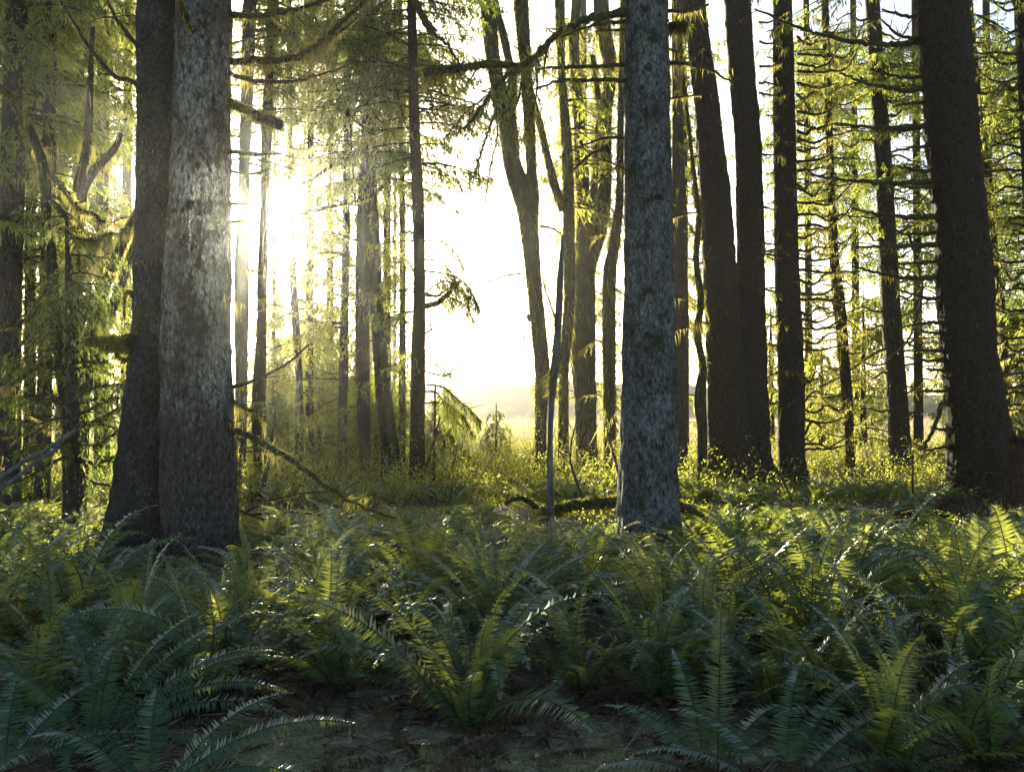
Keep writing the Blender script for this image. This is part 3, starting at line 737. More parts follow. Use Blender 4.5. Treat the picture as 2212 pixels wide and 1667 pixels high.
t.crown(5.5, 12, 14, 1.5, 1.6, mats=("needle_gold", "needle_gold"), spacing=0.14, az=[(1.0, 2.1)])
t = cluster("mossy stem close left of the lichen-grey spruce", 28, [(1317, 1030, 30), (1317, 970, 25), (1316, 825, 29), (1316, 605, 28), (1325, 540, 24), (1338, 435, 18), (1340, 310, 15), (1345, 0, 11), (1348, -200, 9)], 83)
t.trunk(330, 0.07, 110, 0.2)
for k in range(9): t.rand_branch(rng.uniform(2, 11), rng.choice([0.1, 0.5, 2.8, 3.5]), rng.uniform(0.3, 1.0), 0.02, lich=160, llen=0.14, subs=3)

# --- between the grey spruce and the dark twin
t = slim("spruce_tree", "brown trunk close behind the right edge of the lichen-grey spruce", 29, [(1469, 1040, 38), (1470, 968, 30), (1469, 830, 37), (1470, 700, 35), (1468, 605, 34), (1466, 435, 30), (1464, 254, 24), (1462, 0, 23), (1460, -200, 20)], seed=87, bark="spruce_brown", moss=60, lich=50)
for k in range(20): t.rand_branch(rng.uniform(0.8, 11), rng.uniform(-0.6, 0.6), rng.uniform(0.3, 1.0), 0.014, lich=160, llen=0.12, subs=3)
t = slim("mossy_snag", "crooked thin pole ringed with moss, between a brown trunk and dark twin spruce", 24, [(1516, 1045, 24), (1517, 930, 22), (1512, 860, 26), (1518, 790, 16), (1506, 720, 15), (1514, 650, 14), (1504, 560, 12), (1510, 470, 10), (1502, 400, 8)], seed=89, bark="alder", moss=350, lich=350, cat="dead tree")
t = Tree("spruce_tree", "dark spruce pair sharing one foot, right of the mossy pole", 25, [(1578, 1050, 108), (1576, 1000, 96), (1572, 900, 86), (1565, 750, 78), (1555, 605, 74), (1545, 435, 68), (1535, 327, 60), (1526, 218, 52), (1512, 109, 48), (1500, 0, 46), (1488, -250, 40)], "spruce_dark", 60, 0.05, 18, 91, 0.08, 0.09)
t.trunk(200, 0.045, 40, 0.10)
mb = MB(); rows = stem_path([(1626, 1050, 110), (1622, 1000, 88), (1622, 900, 76), (1622, 800, 70), (1622, 605, 60), (1620, 435, 58), (1616, 300, 56), (1605, 180, 56), (1593, 0, 56), (1580, -250, 48)], 25.3, 18)
pth2 = trunk_mesh(mb, rows, 56, 0.05, 95, 0.08, 0.09); fuzz(mb, pth2, 200, 0.045, 0.018, 1, 0.6)
put("second_trunk", local(mb, t.base).mesh("second_trunk", [M["spruce_dark"], M["mossf"]], True), t.e)
t.branch([(1660, 1000, ), (1676, 1022), (1690, 1046), (1700, 1075)], 18, 10, -0.3, moss=60, lich=20)
t.branch([(1580, 178), (1600, 165), (1588, 195), (1600, 200)], 5, 3, 0.1, lich=60)
for k in range(12): t.branch([(1640, y_ := rng.uniform(40, 900)), (1660, y_ + rng.uniform(-2, 10)), (1690, y_ + rng.uniform(-16, 12))], 6, 2.5, rng.uniform(-.6, .6), lich=140, llen=0.12, subs=2)
for k in range(8): t.branch([(1470 + 0.10 * (y_ := rng.uniform(60, 700)) , y_), (1466 + 0.1 * y_ - 12, y_ + 8), (1440 + 0.1 * y_, y_ + rng.uniform(-10, 16))], 6, 3, rng.uniform(-.5, .3), lich=160, llen=0.12, subs=3)

# --- right-hand spruces with tiers of dead drooping branches
t = Tree("spruce_tree", "straight dark spruce with tiers of golden dead branches, right of the dark twin", 25.5, [(1716, 1048, 64), (1712, 1000, 58), (1710, 968, 57), (1709, 786, 56), (1700, 605, 53), (1696, 363, 47), (1693, 180, 45), (1690, 0, 40), (1686, -250, 34)], "spruce_dark", 36, 0.07, 18, 101, 0.06, 0.06)
t.trunk(160, 0.045, 60, 0.12)
K = t
for y_ in np.arange(70, 1010, 23):
    L = rng.uniform(30, 150); y_ += rng.normal() * 8; q1, q2 = rng.normal() * 8, rng.normal() * 10
    t.branch([(1722, y_), (1722 + L * .3, y_ + rng.uniform(-4, 14)), (1722 + L * .5, y_ + q1), (1722 + L * .75, y_ - L * .06 + q2), (1722 + L, y_ - L * rng.uniform(-.1, .6))], 7, 2.2, rng.uniform(-1.2, 1.0), lich=90, llen=0.09, subs=6, sub_len=0.5)
for y_ in np.arange(60, 900, 62):
    t.branch([(1688, y_), (1672, y_ + 4), (1655, y_ + rng.uniform(-8, 12))], 5, 2, rng.uniform(-1, .6), lich=120, subs=2)
for y_ in np.arange(100, 900, 100):
    t.branch([(1705, y_), (1700, y_ + 3), (1715 + rng.uniform(-30, 30), y_ + 6)], 7, 3, -1.0, lich=110, llen=0.09)
t = Tree("spruce_tree", "slim dark spruce with drooping moss, mid-way between two straight dark spruces", 29, [(1836, 1030, 26), (1836, 968, 19), (1830, 860, 22), (1822, 770, 23), (1812, 650, 25), (1802, 560, 20), (1796, 435, 18), (1790, 254, 15), (1782, 0, 14), (1776, -200, 12)], "spruce_dark", 22, 0.08, 17, 103, 0.08, 0.08)
t.trunk(150, 0.06, 160, 0.18)
for y_ in np.arange(40, 960, 30):
    s = rng.choice([-1, 1]); L = rng.uniform(30, 100); x_ = np.interp(y_, [0, 560, 960], [1784, 1802, 1836])
    t.branch([(x_, y_), (x_ + s * L * .4, y_ + rng.uniform(0, 10)), (x_ + s * L, y_ - L * rng.uniform(-.1, .4))], 5, 2, rng.uniform(-1, 1), lich=170, llen=0.12, subs=3)
t.crown(6.5, 13, 26, 1.6, 1.8, spacing=0.13)
t = Tree("spruce_tree", "dark spruce with a flared root, in the grassy clearing left of the massive right spruce", 31, [(1944, 1012, 78), (1945, 985, 54), (1944, 960, 46), (1938, 860, 42), (1930, 750, 41), (1921, 605, 40), (1909, 363, 36), (1899, 218, 33), (1884, 0, 30), (1870, -250, 26)], "spruce_dark", 32, 0.07, 18, 107, 0.08, 0.06)
t.trunk(140, 0.045, 60, 0.10)
t.branch([(1925, 990), (1905, 1005), (1893, 1022)], 14, 8, -0.8, moss=60, lich=0)
for y_ in np.arange(40, 900, 30):
    s = rng.choice([-1, 1]); L = rng.uniform(35, 110); x_ = np.interp(y_, [0, 363, 605, 900], [1884, 1909, 1921, 1940]); y_ += rng.normal() * 5
    t.branch([(x_ + 12 * s, y_), (x_ + 12 * s + s * L * .3, y_ + rng.uniform(-8, 10)), (x_ + 12 * s + s * L * .6, y_ + rng.uniform(-14, 16)), (x_ + 12 * s + s * L, y_ - L * rng.uniform(-.3, .6))], 6, 2.5, rng.uniform(-.8, .8), lich=80, llen=0.08, subs=6, sub_len=0.5)
t.branch([(1925, 748), (1890, 762), (1850, 790), (1800, 822), (1770, 835)], 7, 3, -1.0, lich=200, moss=100)
t.branch([(1960, 500), (1980, 560), (1992, 620), (1985, 665), (1972, 710), (1950, 750), (1915, 775)], 7, 4, -1.5, lich=20)
t.crown(8.6, 13, 22, 1.6, 1.8)
t = Tree("spruce_tree", "massive dark spruce leaning left, nearest the right edge of the forest", 20.4, [(2124, 1090, 152), (2121, 1058, 141), (2117, 968, 134), (2106, 860, 121), (2093, 750, 113), (2083, 605, 115), (2075, 472, 106), (2060, 327, 107), (2052, 218, 104), (2033, 0, 105), (2012, -300, 92)], "spruce_dark", 80, 0.04, 18, 109, 0.06, 0.085)
t.trunk(260, 0.035, 60, 0.07, wid=0.012)
N_ = t
def edge(y): return np.interp(y, [0, 218, 327, 472, 605, 750, 860, 968], [1982, 2001, 2008, 2026, 2028, 2038, 2047, 2052])
longs = {89: (1630, 20), 78: (1900, 40), 163: (1880, 150), 189: (1815, 158), 214: (1930, 232), 272: (1803, 268), 312: (1920, 330), 363: (1925, 355), 391: (1748, 378), 400: (1940, 402), 464: (1840, 450), 500: (1935, 505), 526: (1850, 534), 562: (1938, 570), 595: (1840, 575), 638: (1935, 622), 692: (1950, 706), 714: (1985, 712), 752: (1962, 744), 774: (1955, 770), 794: (2000, 796), 839: (1985, 846), 866: (2030, 872), 921: (2010, 922), 960: (1995, 975), 30: (1905, 20)}
for y_, (xe, ye) in longs.items():
    x0 = edge(y_) + 14; L = x0 - xe
    t.branch([(x0, y_), (x0 - L * .3, y_ + 4 + rng.uniform(0, 4)), (x0 - L * .65, y_ + (ye - y_) * .3 + 4), (xe, ye)], 15 if L > 150 else 10, 4, rng.uniform(-.6, .4), lich=60, llen=0.07, moss=60, subs=int(2 + L / 50))
t.branch([(2050, 870), (2035, 872), (2030, 888), (2028, 900), (2012, 935), (1995, 970)], 12, 7, -0.2, moss=120, lich=40)
for y_ in np.arange(20, 960, 36):
    x0 = edge(y_) + np.interp(y_, [0, 605, 968], [105, 114, 132]) - 12
    t.branch([(x0, y_), (x0 + 14, y_ + 2), (x0 + rng.uniform(20, 40), y_ + rng.uniform(-8, 8))], 6, 3, rng.uniform(-.3, .6), lich=160, llen=0.09)
t.crown(10, 16, 30, 3.5, 2.5, spacing=0.16)
t = slim("spruce_tree", "thin sinuous trunk just right of the massive leaning spruce", 29, [(2178, 1020, 20), (2172, 850, 18), (2166, 700, 18), (2152, 580, 16), (2140, 435, 16), (2130, 345, 17), (2120, 300, 18), (2105, 145, 16), (2094, 0, 13), (2085, -200, 11)], seed=113, bark="spruce_dark", moss=120, lich=120)
for y_ in np.arange(30, 900, 34):
    x_ = np.interp(y_, [0, 300, 580, 900], [2094, 2120, 2152, 2174]); L = rng.uniform(30, 90)
    t.branch([(x_, y_), (x_ + L * .5, y_ + rng.uniform(-4, 8)), (x_ + L, y_ + rng.uniform(-14, 14))], 4, 2, rng.uniform(-.8, .8), lich=170, subs=3)
t.crown(3.4, 13, 24, 1.6, 1.8, spacing=0.13)
t = Tree("spruce_tree", "dark spruce cut by the right edge of the view, with crowded dead branches", 22, [(2262, 1075, 80), (2255, 800, 66), (2244, 500, 60), (2232, 250, 58), (2220, 0, 54), (2208, -250, 46)], "spruce_dark", 36, 0.07, 18, 117, 0.06, 0.06)
t.trunk(40, 0.04, 40, 0.1)
for y_ in np.arange(10, 900, 24):
    x_ = np.interp(y_, [0, 500, 900], [2196, 2214, 2222]); L = rng.uniform(30, 150); y_ += rng.normal() * 9
    t.branch([(x_, y_), (x_ - L * .3, y_ + rng.uniform(-8, 12)), (x_ - L * .65, y_ + rng.uniform(-16, 18)), (x_ - L, y_ - L * rng.uniform(-.4, .5))], 7, 2.5, rng.uniform(-.6, .8), lich=90, llen=0.08, subs=6, sub_len=0.5)
t.crown(1.8, 9, 18, 1.4, 1.7, spacing=0.13)

# --- the shaded tangle on the far left
t = Tree("spruce_tree", "dark trunk at the far left edge, half hidden by boughs", 18, [(18, 1110, 56), (20, 950, 48), (22, 700, 46), (27, 400, 48), (33, 150, 46), (36, 0, 44), (40, -250, 38)], "spruce_brown", 36, 0.06, 17, 121, 0.06, 0.06)
t.trunk(50, 0.04, 30, 0.1)
for y_ in np.arange(80, 1000, 60): t.branch([(45, y_), (70, y_ + rng.uniform(-4, 14)), (100 + rng.uniform(-20, 30), y_ + rng.uniform(-20, 30))], 6, 2.5, rng.uniform(-1, .6), lich=150, llen=0.14, subs=3)
t.branch([(10, 820), (25, 850), (30, 870)], 6, 3, -0.5, lich=300, llen=0.3)
t.crown(3.8, 10, 26, 1.7, 1.9, spacing=0.10)
t = slim("spruce_tree", "thin dark trunk second from the left edge", 19, [(88, 1110, 34), (92, 1000, 32), (97, 800, 30), (104, 500, 28), (107, 250, 27), (107, 0, 27), (106, -250, 24)], seed=127, bark="spruce_dark")
t.crown(4.2, 10.5, 36, 1.7, 2.1, spacing=0.09)
t = Tree("maple_tree", "mossy bowed stem arching from the left edge, with hanging moss on low limbs", 14, [(150, 1130, 28), (148, 950, 26), (138, 840, 25), (128, 770, 25), (117, 665, 24), (113, 605, 25), (109, 544, 24), (102, 470, 22), (98, 399, 23), (90, 345, 22), (70, 290, 19), (47, 250, 18), (20, 205, 17), (-20, 180, 14), (-80, 170, 10)], "alder", 26, 0.05, None, 131, 0.10, 0.08)
t.trunk(200, 0.04, 60, 0.08, wid=0.014)
for px_, r_ in (([(105, 377), (128, 396), (145, 417), (160, 436), (171, 450), (198, 462), (225, 479)], 15), ([(112, 435), (130, 455), (145, 475), (158, 500), (171, 515), (195, 517), (218, 512), (240, 505)], 14),
                ([(105, 620), (90, 650), (76, 670), (58, 688), (36, 703), (10, 700)], 20), ([(118, 780), (88, 790), (65, 801), (45, 815), (20, 832)], 16), ([(60, 270), (52, 240), (60, 215)], 8), ([(171, 515), (172, 550), (170, 590)], 6)):
    t.branch(px_, r_, r_ * .5, -0.5, lich=220, llen=0.12, moss=400, mosslen=0.035, subs=4, sub_len=0.3)
t = Tree("maple_tree", "clump of moss-wrapped stems leaning right, between left trunks and double spruce", 16.5, [(168, 1130, 34), (172, 1000, 36), (174, 860, 40), (190, 740, 30), (208, 690, 26), (232, 605, 23), (258, 540, 22), (290, 472, 20), (330, 400, 17), (360, 330, 14)], "alder", 26, 0.05, None, 137, 0.12, 0.08)
t.stem([(176, 860, 30), (205, 770, 26), (221, 725, 24), (240, 670, 22), (265, 605, 20), (285, 545, 17), (310, 480, 14)])
t.stem([(172, 880, 26), (160, 740, 22), (152, 600, 20), (158, 480, 20), (172, 390, 21), (186, 330, 19), (192, 250, 17), (196, 170, 13), (200, 60, 10)])
t.stem([(160, 560, 16), (176, 460, 18), (181, 410, 19), (203, 370, 20), (228, 342, 18), (247, 323, 15), (262, 290, 12)])
t.trunk(260, 0.045, 70, 0.12, wid=0.016)
for k in range(14): t.rand_branch(rng.uniform(1.5, 5.5), rng.uniform(0, 6.28), rng.uniform(0.4, 1.1), 0.015, lich=220, llen=0.12, subs=4)
t = slim("spruce_tree", "greyish straight trunk behind the moss-wrapped stems", 24, [(220, 1080, 32), (220, 800, 30), (220, 600, 28), (220, 480, 26), (222, 300, 25), (224, 0, 22), (226, -200, 20)], seed=139)
t.crown(2.4, 12.5, 42, 2.0, 2.2)
t = Tree("spruce_tree", "small spruce with dark sweeping boughs in front of the double spruce's foot", 13.4, [(160, 1190, 36), (163, 1080, 34), (160, 968, 31), (156, 850, 26), (150, 700, 18), (146, 560, 11), (144, 470, 6)], "spruce_brown", 24, 0.06, None, 141, 0.08, 0.06)
t.trunk(60, 0.03, 30, 0.08, wid=0.014)
fol2 = (0.34, 0.028, 7, 0.075, 0.013, (3, 0, 3), 0.55, 0.12)
for px_, dd_ in (([(165, 925), (215, 905), (260, 880), (300, 865), (345, 872), (385, 885)], -0.9), ([(165, 960), (210, 960), (255, 930), (300, 905), (340, 890)], -0.6), ([(165, 990), (210, 1000), (250, 985), (285, 960), (310, 955)], -0.6),
                 ([(158, 900), (120, 905), (80, 915), (30, 905), (-20, 915)], -0.8), ([(158, 980), (110, 1000), (60, 1030), (10, 1050)], -0.6), ([(158, 860), (200, 838), (250, 830), (290, 838)], -0.5), ([(158, 880), (100, 862), (50, 858), (0, 870)], 0.3),
                 ([(160, 1010), (200, 1040), (240, 1050), (270, 1070)], -0.3), ([(160, 940), (130, 960), (90, 960), (40, 975)], -1.2), ([(160, 900), (200, 880), (240, 855), (280, 810)], 0.4), ([(155, 820), (120, 800), (80, 790), (40, 800)], 0.3), ([(155, 800), (190, 790), (235, 780)], 0.4)):
    t.branch(px_, 9, 3, dd_, lich=40, llen=0.06, foliage=fol2, subs=8, sub_len=0.45)
t.crown(1.6, 4.6, 20, 1.2, 0.6, spacing=0.05, ndl=0.08, wdt=0.014, k=6, mats=("needle", "needle"))

# --- more conifers standing behind: each its own crown
def back_tree(label, px, d, wpx, z0, z1, n, L0, L1, lean=0.0, bark="spruce_dark", seed=1, wfoot=1.3, foliage=None, group=None, **kw):
    yb = HY + EYE * F / d
    tr = Tree("spruce_tree", label, d, [(px, yb, wpx * wfoot), (px + lean * .1, yb - 60, wpx), (px + lean * .4, 500, wpx * .85), (px + lean, 0, wpx * .7), (px + lean * 1.2, -200, wpx * .55)] if z1 > 7 else
              [(px, yb, wpx * wfoot), (px, yb - .2 * z1 * F / d, wpx), (px, yb - .6 * z1 * F / d, wpx * .6), (px, yb - (z1 + .25) * F / d, 1.5)], bark, 14, 0.14, z1 + 1 if z1 > 7 else None, seed, 0.06, 0.06, group=group)
    tr.trunk(40, 0.06, 20, 0.12, wid=0.03)
    s = d / 25.0
    tr.crown(z0, z1, n, L0, L1, ndl=0.15 * s ** .7, wdt=0.030 * s, spacing=0.10 * s, lat=0.6, **kw)
    return tr


for i, a in enumerate([
        ("drooping spruce behind the leftmost trunks, filling the upper left corner", 62, 23, 26, 2.4, 13, 46, 2.4, 2.4),
        ("shaggy spruce behind the moss-wrapped stems on the left", 165, 26, 24, 1.2, 14, 52, 2.4, 2.4),
        ("feathery spruce just behind the left edge of the double spruce", 270, 28, 24, 5.2, 15, 46, 2.2, 2.3),
        ("spruce at the outer left, seen between edge trunk and frame", -20, 24, 26, 1.0, 13, 50, 2.4, 2.2),
        ("backlit spruce far behind the left trunks, low boughs glowing", 130, 36, 22, 0.8, 15, 30, 2.6, 2.4),
        ("glowing spruce behind the thin trunks above right of the sun", 668, 33, 18, 2.5, 16, 40, 2.0, 2.4),
        ("hazy spruce with sparse sunlit boughs behind the hazy trunk", 712, 38, 18, 3.5, 17, 34, 2.2, 2.4),
        ("dense spruce behind the forked stem, left of the bright gap", 835, 33, 20, 7.2, 16, 28, 1.8, 2.4),
        ("low wide spruce far behind the sun's foot", 610, 42, 16, 0.6, 4.0, 24, 2.0, 1.0),
        ("gold-green spruce behind the thickest mossy tree", 1262, 42, 18, 2.0, 18, 60, 2.2, 2.0),
        ("gold-green spruce behind the brown trunk", 1480, 40, 18, 0.8, 17, 50, 1.8, 1.8),
        ("far spruce glimpsed between the dark twin and the branched spruce", 1665, 44, 16, 0.6, 6.5, 30, 1.5, 1.2),
        ("sparse spruce with thin trunk right of the branched dark spruce", 1748, 38, 18, 5.0, 16, 50, 1.6, 1.9),
        ("pale green spruce high between the slim and flared spruces", 1850, 42, 18, 5.5, 18, 60, 2.0, 2.1),
        ("spruce behind the flared spruce, boughs hanging like curtains", 1985, 38, 20, 1.0, 16, 84, 2.3, 2.2),
        ("young spruce glowing gold low beside the slim drooping spruce", 1865, 40, 14, 0.4, 6.5, 50, 2.4, 0.7),
        ("young spruce glowing behind the golden dead branches", 1775, 36, 12, 0.3, 4.2, 40, 1.7, 0.5),
        ("bushy spruce low behind the thin sinuous trunk", 2165, 32, 16, 0.4, 6.0, 64, 2.4, 1.4),
        ("tall spruce with fine sprays behind the sinuous trunk", 2140, 38, 20, 7.0, 16, 46, 2.2, 2.2),
        ("spruce at the outer right behind the edge spruce", 2250, 30, 24, 0.8, 13, 60, 2.3, 2.3),
        ("young gold-green spruce directly beneath the sun, behind the pale slim trunk", 600, 36, 9, 0.3, 3.4, 40, 1.5, 0.3),
        ("young gold-green spruce between the two thin trunks right of the sun", 690, 34, 10, 0.3, 4.2, 46, 1.7, 0.3),
        ("young gold-green spruce behind the straight brown trunk", 768, 37, 10, 0.3, 4.4, 44, 1.7, 0.3),
        ("young spruce tight against the left side of the straight dark spruce", 868, 32, 9, 0.3, 3.0, 36, 1.2, 0.3),
        ("young spruce just right of the straight dark spruce, in brush", 960, 31, 8, 0.3, 2.4, 30, 1.1, 0.3),
        ("far hazy conical spruce below the sun, leftmost of the distant row", 590, 52, 9, 0.5, 8.0, 90, 2.7, 0.5),
        ("far hazy conical spruce seen between the two thin trunks right of the sun", 655, 58, 9, 0.5, 8.6, 90, 2.8, 0.5),
        ("far hazy conical spruce just left of the thin hazy trunk", 718, 50, 9, 0.5, 7.0, 90, 2.6, 0.5),
        ("far hazy conical spruce seen between straight brown trunk and forked stem", 800, 56, 9, 0.5, 8.4, 90, 2.7, 0.5),
        ("far hazy conical spruce just left of the thinnest trunk", 852, 60, 9, 0.5, 8.0, 56, 2.6, 0.5),
        ("young spruce standing in the meadow at the foot of the bright gap", 1072, 36, 6, 0.3, 1.9, 16, 0.8, 0.2),
        ("small bushy spruce in brush below the sun", 590, 32, 8, 0.3, 2.6, 34, 1.2, 0.4),
        ("small green spruce between the forked stem and thin hazy trunk", 812, 28, 8, 0.3, 2.6, 36, 1.1, 0.4)]):
    lab, px, d, w, z0, z1, n, L0, L1 = a
    gold = True
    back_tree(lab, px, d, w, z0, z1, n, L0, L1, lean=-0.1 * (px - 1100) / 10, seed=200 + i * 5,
              mats=("needle_gold", "needle_gold") if i in (5, 6, 7, 9, 10, 15, 16, 20, 21, 22, 25, 26, 27, 28, 29) else ("needle", "needle_gold"), lich=10)  # listed crowns get the gold needles with backlit glow in their colour

# ------------------------------------------------------------------ snag, stump, logs and fallen poles
d = 16.0
b = P(1189, 1142, d); b[2] = float(ground_z(b[0], b[1]))
sn = thing("dead_snag", "bare grey weathered pole left of the lichen-grey spruce, crooked and barkless", "dead tree", b)
mb = MB(); pth = trunk_mesh(mb, stem_path([(1189, 1142, 17), (1188, 970, 12), (1191, 878, 13), (1193, 835, 18), (1197, 805, 20), (1205, 715, 15), (1210, 605, 14), (1216, 508, 6)], d), 16, 0.05, 301, 0.12, 0.12)
put("pole", local(mb, b).mesh("pole", [M["deadwood"]], True), sn)
mb = MB(); mb2 = pth[(pth[:, 2] > 2.1) & (pth[:, 2] < 2.9)].copy(); mb2[:, 3] *= 1.02; fuzz(mb, mb2, 900, 0.04, 0.014, 0, 0.6)
put("moss_patch", local(mb, b).mesh("moss_patch", [M["mossf"]]), sn)
b = P(1172, 1150, 15.9); b[2] = float(ground_z(b[0], b[1]))
st = thing("rotten_stump", "short pale rotten stump with a mossy cap, at the foot of the grey snag", "stump", b)
mb = MB(); pth = trunk_mesh(mb, stem_path([(1172, 1150, 26), (1172, 1120, 22), (1175, 1104, 20), (1178, 1096, 12)], 15.9), 18, 0.03, 305, 0.2, 0.15)
put("wood", local(mb, b).mesh("wood", [M["deadwood"]], True), st)
mb = MB(); pp = pth[pth[:, 2] > pth[:, 2].max() - 0.2]; fuzz(mb, pp, 3000, 0.04, 0.016, 0, 0.7)
put("moss_cap", local(mb, b).mesh("moss_cap", [M["mossf"]]), st)


def log(name, label, cat, d, pix, r0, r1, wood, dd=0.0, **kw):
    n = len(pix); rows = []
    for j, (px, py) in enumerate(pix):
        tt = j / (n - 1); q = d + dd * tt
        rows.append([*P(px, py, q), 0.5 * (r0 * (1 - tt) + r1 * tt) * q / F])
    rows = np.array(rows)
    mb = branch_mesh(rows, sides=kw.pop("sides", 12), **kw)
    b = rows[0, :3].copy(); o = put(name, local(mb, b).mesh(name, BR_MATS(wood)), None, b)
    return tag(o, label, cat)


log("fallen_log", "mossy log lying level between the grey snag and lichen-grey spruce", "log", 17, [(1196, 1106), (1212, 1098), (1240, 1091), (1275, 1087), (1310, 1085), (1350, 1079), (1420, 1076)], 22, 20, "alder", 0.3, moss=2200, mosslen=0.035, lich=60, llen=0.07, subs=3)
log("fallen_branch", "short mossy crooked branch rising from ferns left of the grey snag", "branch", 17.5, [(1090, 1088), (1112, 1078), (1130, 1077), (1148, 1088), (1162, 1096)], 9, 12, "alder", 0.1, moss=500, lich=80, subs=4)
log("mossy_log", "dark mossy log sloping down from the lichen-grey spruce's right foot", "log", 14.2, [(1445, 1080), (1470, 1094), (1500, 1108), (1530, 1140)], 22, 26, "alder", -0.3, moss=900, lich=30)
log("fallen_pole", "upper of two grey dead poles slanting out of the left edge", "pole", 10.5, [(-30, 1052), (30, 1012), (70, 986), (109, 966), (140, 945), (165, 925)], 11, 6, "deadwood", 0.9, lich=0)
log("fallen_pole", "lower of two grey dead poles slanting out of the left edge", "pole", 10.3, [(-30, 1078), (20, 1042), (60, 1012), (109, 978), (128, 962)], 11, 6, "deadwood", 0.9, lich=0)
log("dead_branch", "thin bare branch arching over brush right of the double spruce's foot", "branch", 13.5, [(512, 1118), (540, 1100), (590, 1080), (640, 1068), (700, 1062), (750, 1066)], 6, 2, "twig", 0.4, lich=20, subs=4)
log("dead_branch", "bare straight branch lying level below the arching one", "branch", 13.3, [(515, 1112), (560, 1110), (620, 1106), (690, 1112), (740, 1118), (800, 1119)], 7, 2.5, "twig", 0.2, lich=20, subs=6)
log("dead_branch", "pale twig reaching up from the double spruce's right foot", "branch", 12.8, [(513, 1047), (540, 1032), (560, 1020), (590, 1012)], 4, 2, "deadwood", 0.2, lich=0, subs=1)
log("leaning_stem", "thin dark stem leaning right in front of the pale slim trunk", "dead tree", 20, [(560, 1085), (578, 1010), (588, 950), (597, 890)], 12, 5, "twig", 0.3, lich=30, moss=60)
log("leaning_stem", "short grey stem leaning against the forked stem's foot", "dead tree", 22, [(856, 1062), (846, 1040), (838, 1010), (833, 990)], 10, 6, "deadwood", 0.3, lich=0)
log("brush_stem", "bare upright stem in brush just right of the straight dark spruce", "sapling", 24, [(936, 1040), (938, 960), (940, 880), (939, 800)], 6, 2.5, "twig", 0.0, lich=30, subs=3)
log("brush_stem", "curved dark stem at the right foot of the straight dark spruce", "sapling", 22, [(920, 1010), (936, 960), (945, 920), (950, 900)], 6, 3, "twig", 0.0, lich=30, subs=3)
log("brush_stem", "dark leafless stem leaning right of the grey snag", "sapling", 18, [(1262, 1085), (1245, 1040), (1232, 990), (1240, 930), (1262, 880)], 7, 2, "twig", 0.6, lich=20, subs=7, sub_len=.6)
log("brush_stem", "bare stem leaning against the thickest mossy tree's foot", "sapling", 19, [(1366 - 20, 1070), (1330, 1000), (1312, 930), (1306, 880)], 6, 2, "twig", 0.6, lich=40, subs=6, sub_len=.5)
log("brush_stem", "bent stem with paired yellow leaves, in front of the branched dark spruce", "sapling", 18, [(1712, 1085), (1700, 1055), (1690, 1035), (1684, 1028), (1694, 1024), (1720, 1044), (1735, 1052)], 6, 3, "twig", 0.2, lich=30)
log("brush_stem", "dark bare shoot in the fern clearing left of the root mound", "sapling", 18, [(1974, 1090), (1972, 1050), (1972, 1020), (1970, 985)], 6, 3, "twig", 0.0, lich=0, subs=2)
b = P(2200, 1062, 18); b[2] = float(ground_z(b[0], b[1]))
sm = thing("broken_stump", "rotten red-brown splintered stump at the right edge, behind the massive leaning spruce", "stump", b)
mb = MB(); pth = trunk_mesh(mb, stem_path([(2206, 1085, 70), (2204, 1020, 52), (2202, 970, 44), (2204, 950, 30)], 18.0), 26, 0.04, 311, 0.25, 0.2)
put("wood", local(mb, b).mesh("wood", [M["redwood"]], True), sm)
mb = MB(); n = 40; a_ = rng.uniform(0, 6.28, n); top = P(2204, 965, 18)
mb.strands(top + np.stack([np.cos(a_), np.sin(a_), 0 * a_], -1) * 0.17, np.stack([0.03 * np.cos(a_), 0.03 * np.sin(a_), rng.uniform(0.1, 0.35, n)], -1), np.full(n, 0.07), 0)
put("splinters", local(mb, b).mesh("splinters", [M["redwood"]]), sm)
# root plate of a fallen tree
b = P(2000, 1135, 17.0); b[2] = float(ground_z(b[0], b[1]))
rm = thing("root_mound", "dark earthy root mound with roots, left of the massive leaning spruce's foot", "root mound", b)
mb = MB(); u_, v_ = np.meshgrid(np.linspace(0, 2 * PI, 60), np.linspace(0, PI / 2, 20))
rr = 1 + 0.5 * (vnoise(np.stack([np.cos(u_) * 2.2, np.sin(u_) * 2.2, v_ * 2], -1), 4) - 0.5) + 0.25 * (vnoise(np.stack([np.cos(u_) * 7, np.sin(u_) * 7, v_ * 7], -1), 5) - 0.5)
q = np.stack([np.cos(u_) * np.cos(v_) * 0.95 * rr, np.sin(u_) * np.cos(v_) * 0.5 * rr, np.sin(v_) * 0.36 * rr - 0.06], -1) + b + A(0.35, 0.2, 0)
i = np.arange(19)[:, None] * 60 + np.arange(59)[None]
mb.add(q, np.stack([i, i + 1, i + 61, i + 60], -1), 0)
put("earth", local(mb, b).mesh("earth", [M["redwood"]], True), rm)
for px_ in ([(1930, 1120), (1950, 1105), (1985, 1100), (2020, 1112)], [(2000, 1130), (2040, 1105), (2080, 1112), (2110, 1130)], [(1960, 1138), (1930, 1128), (1916, 1132)], [(2030, 1098), (2046, 1080), (2070, 1078)]):
    rows = np.array([[*P(x_, y_, 16.6), 0.5 * 14 * 16.6 / F] for x_, y_ in px_]); mb = branch_mesh(rows, lich=10, moss=40, sides=8)
    put("root", local(mb, b).mesh("root", BR_MATS("spruce_dark")), rm)

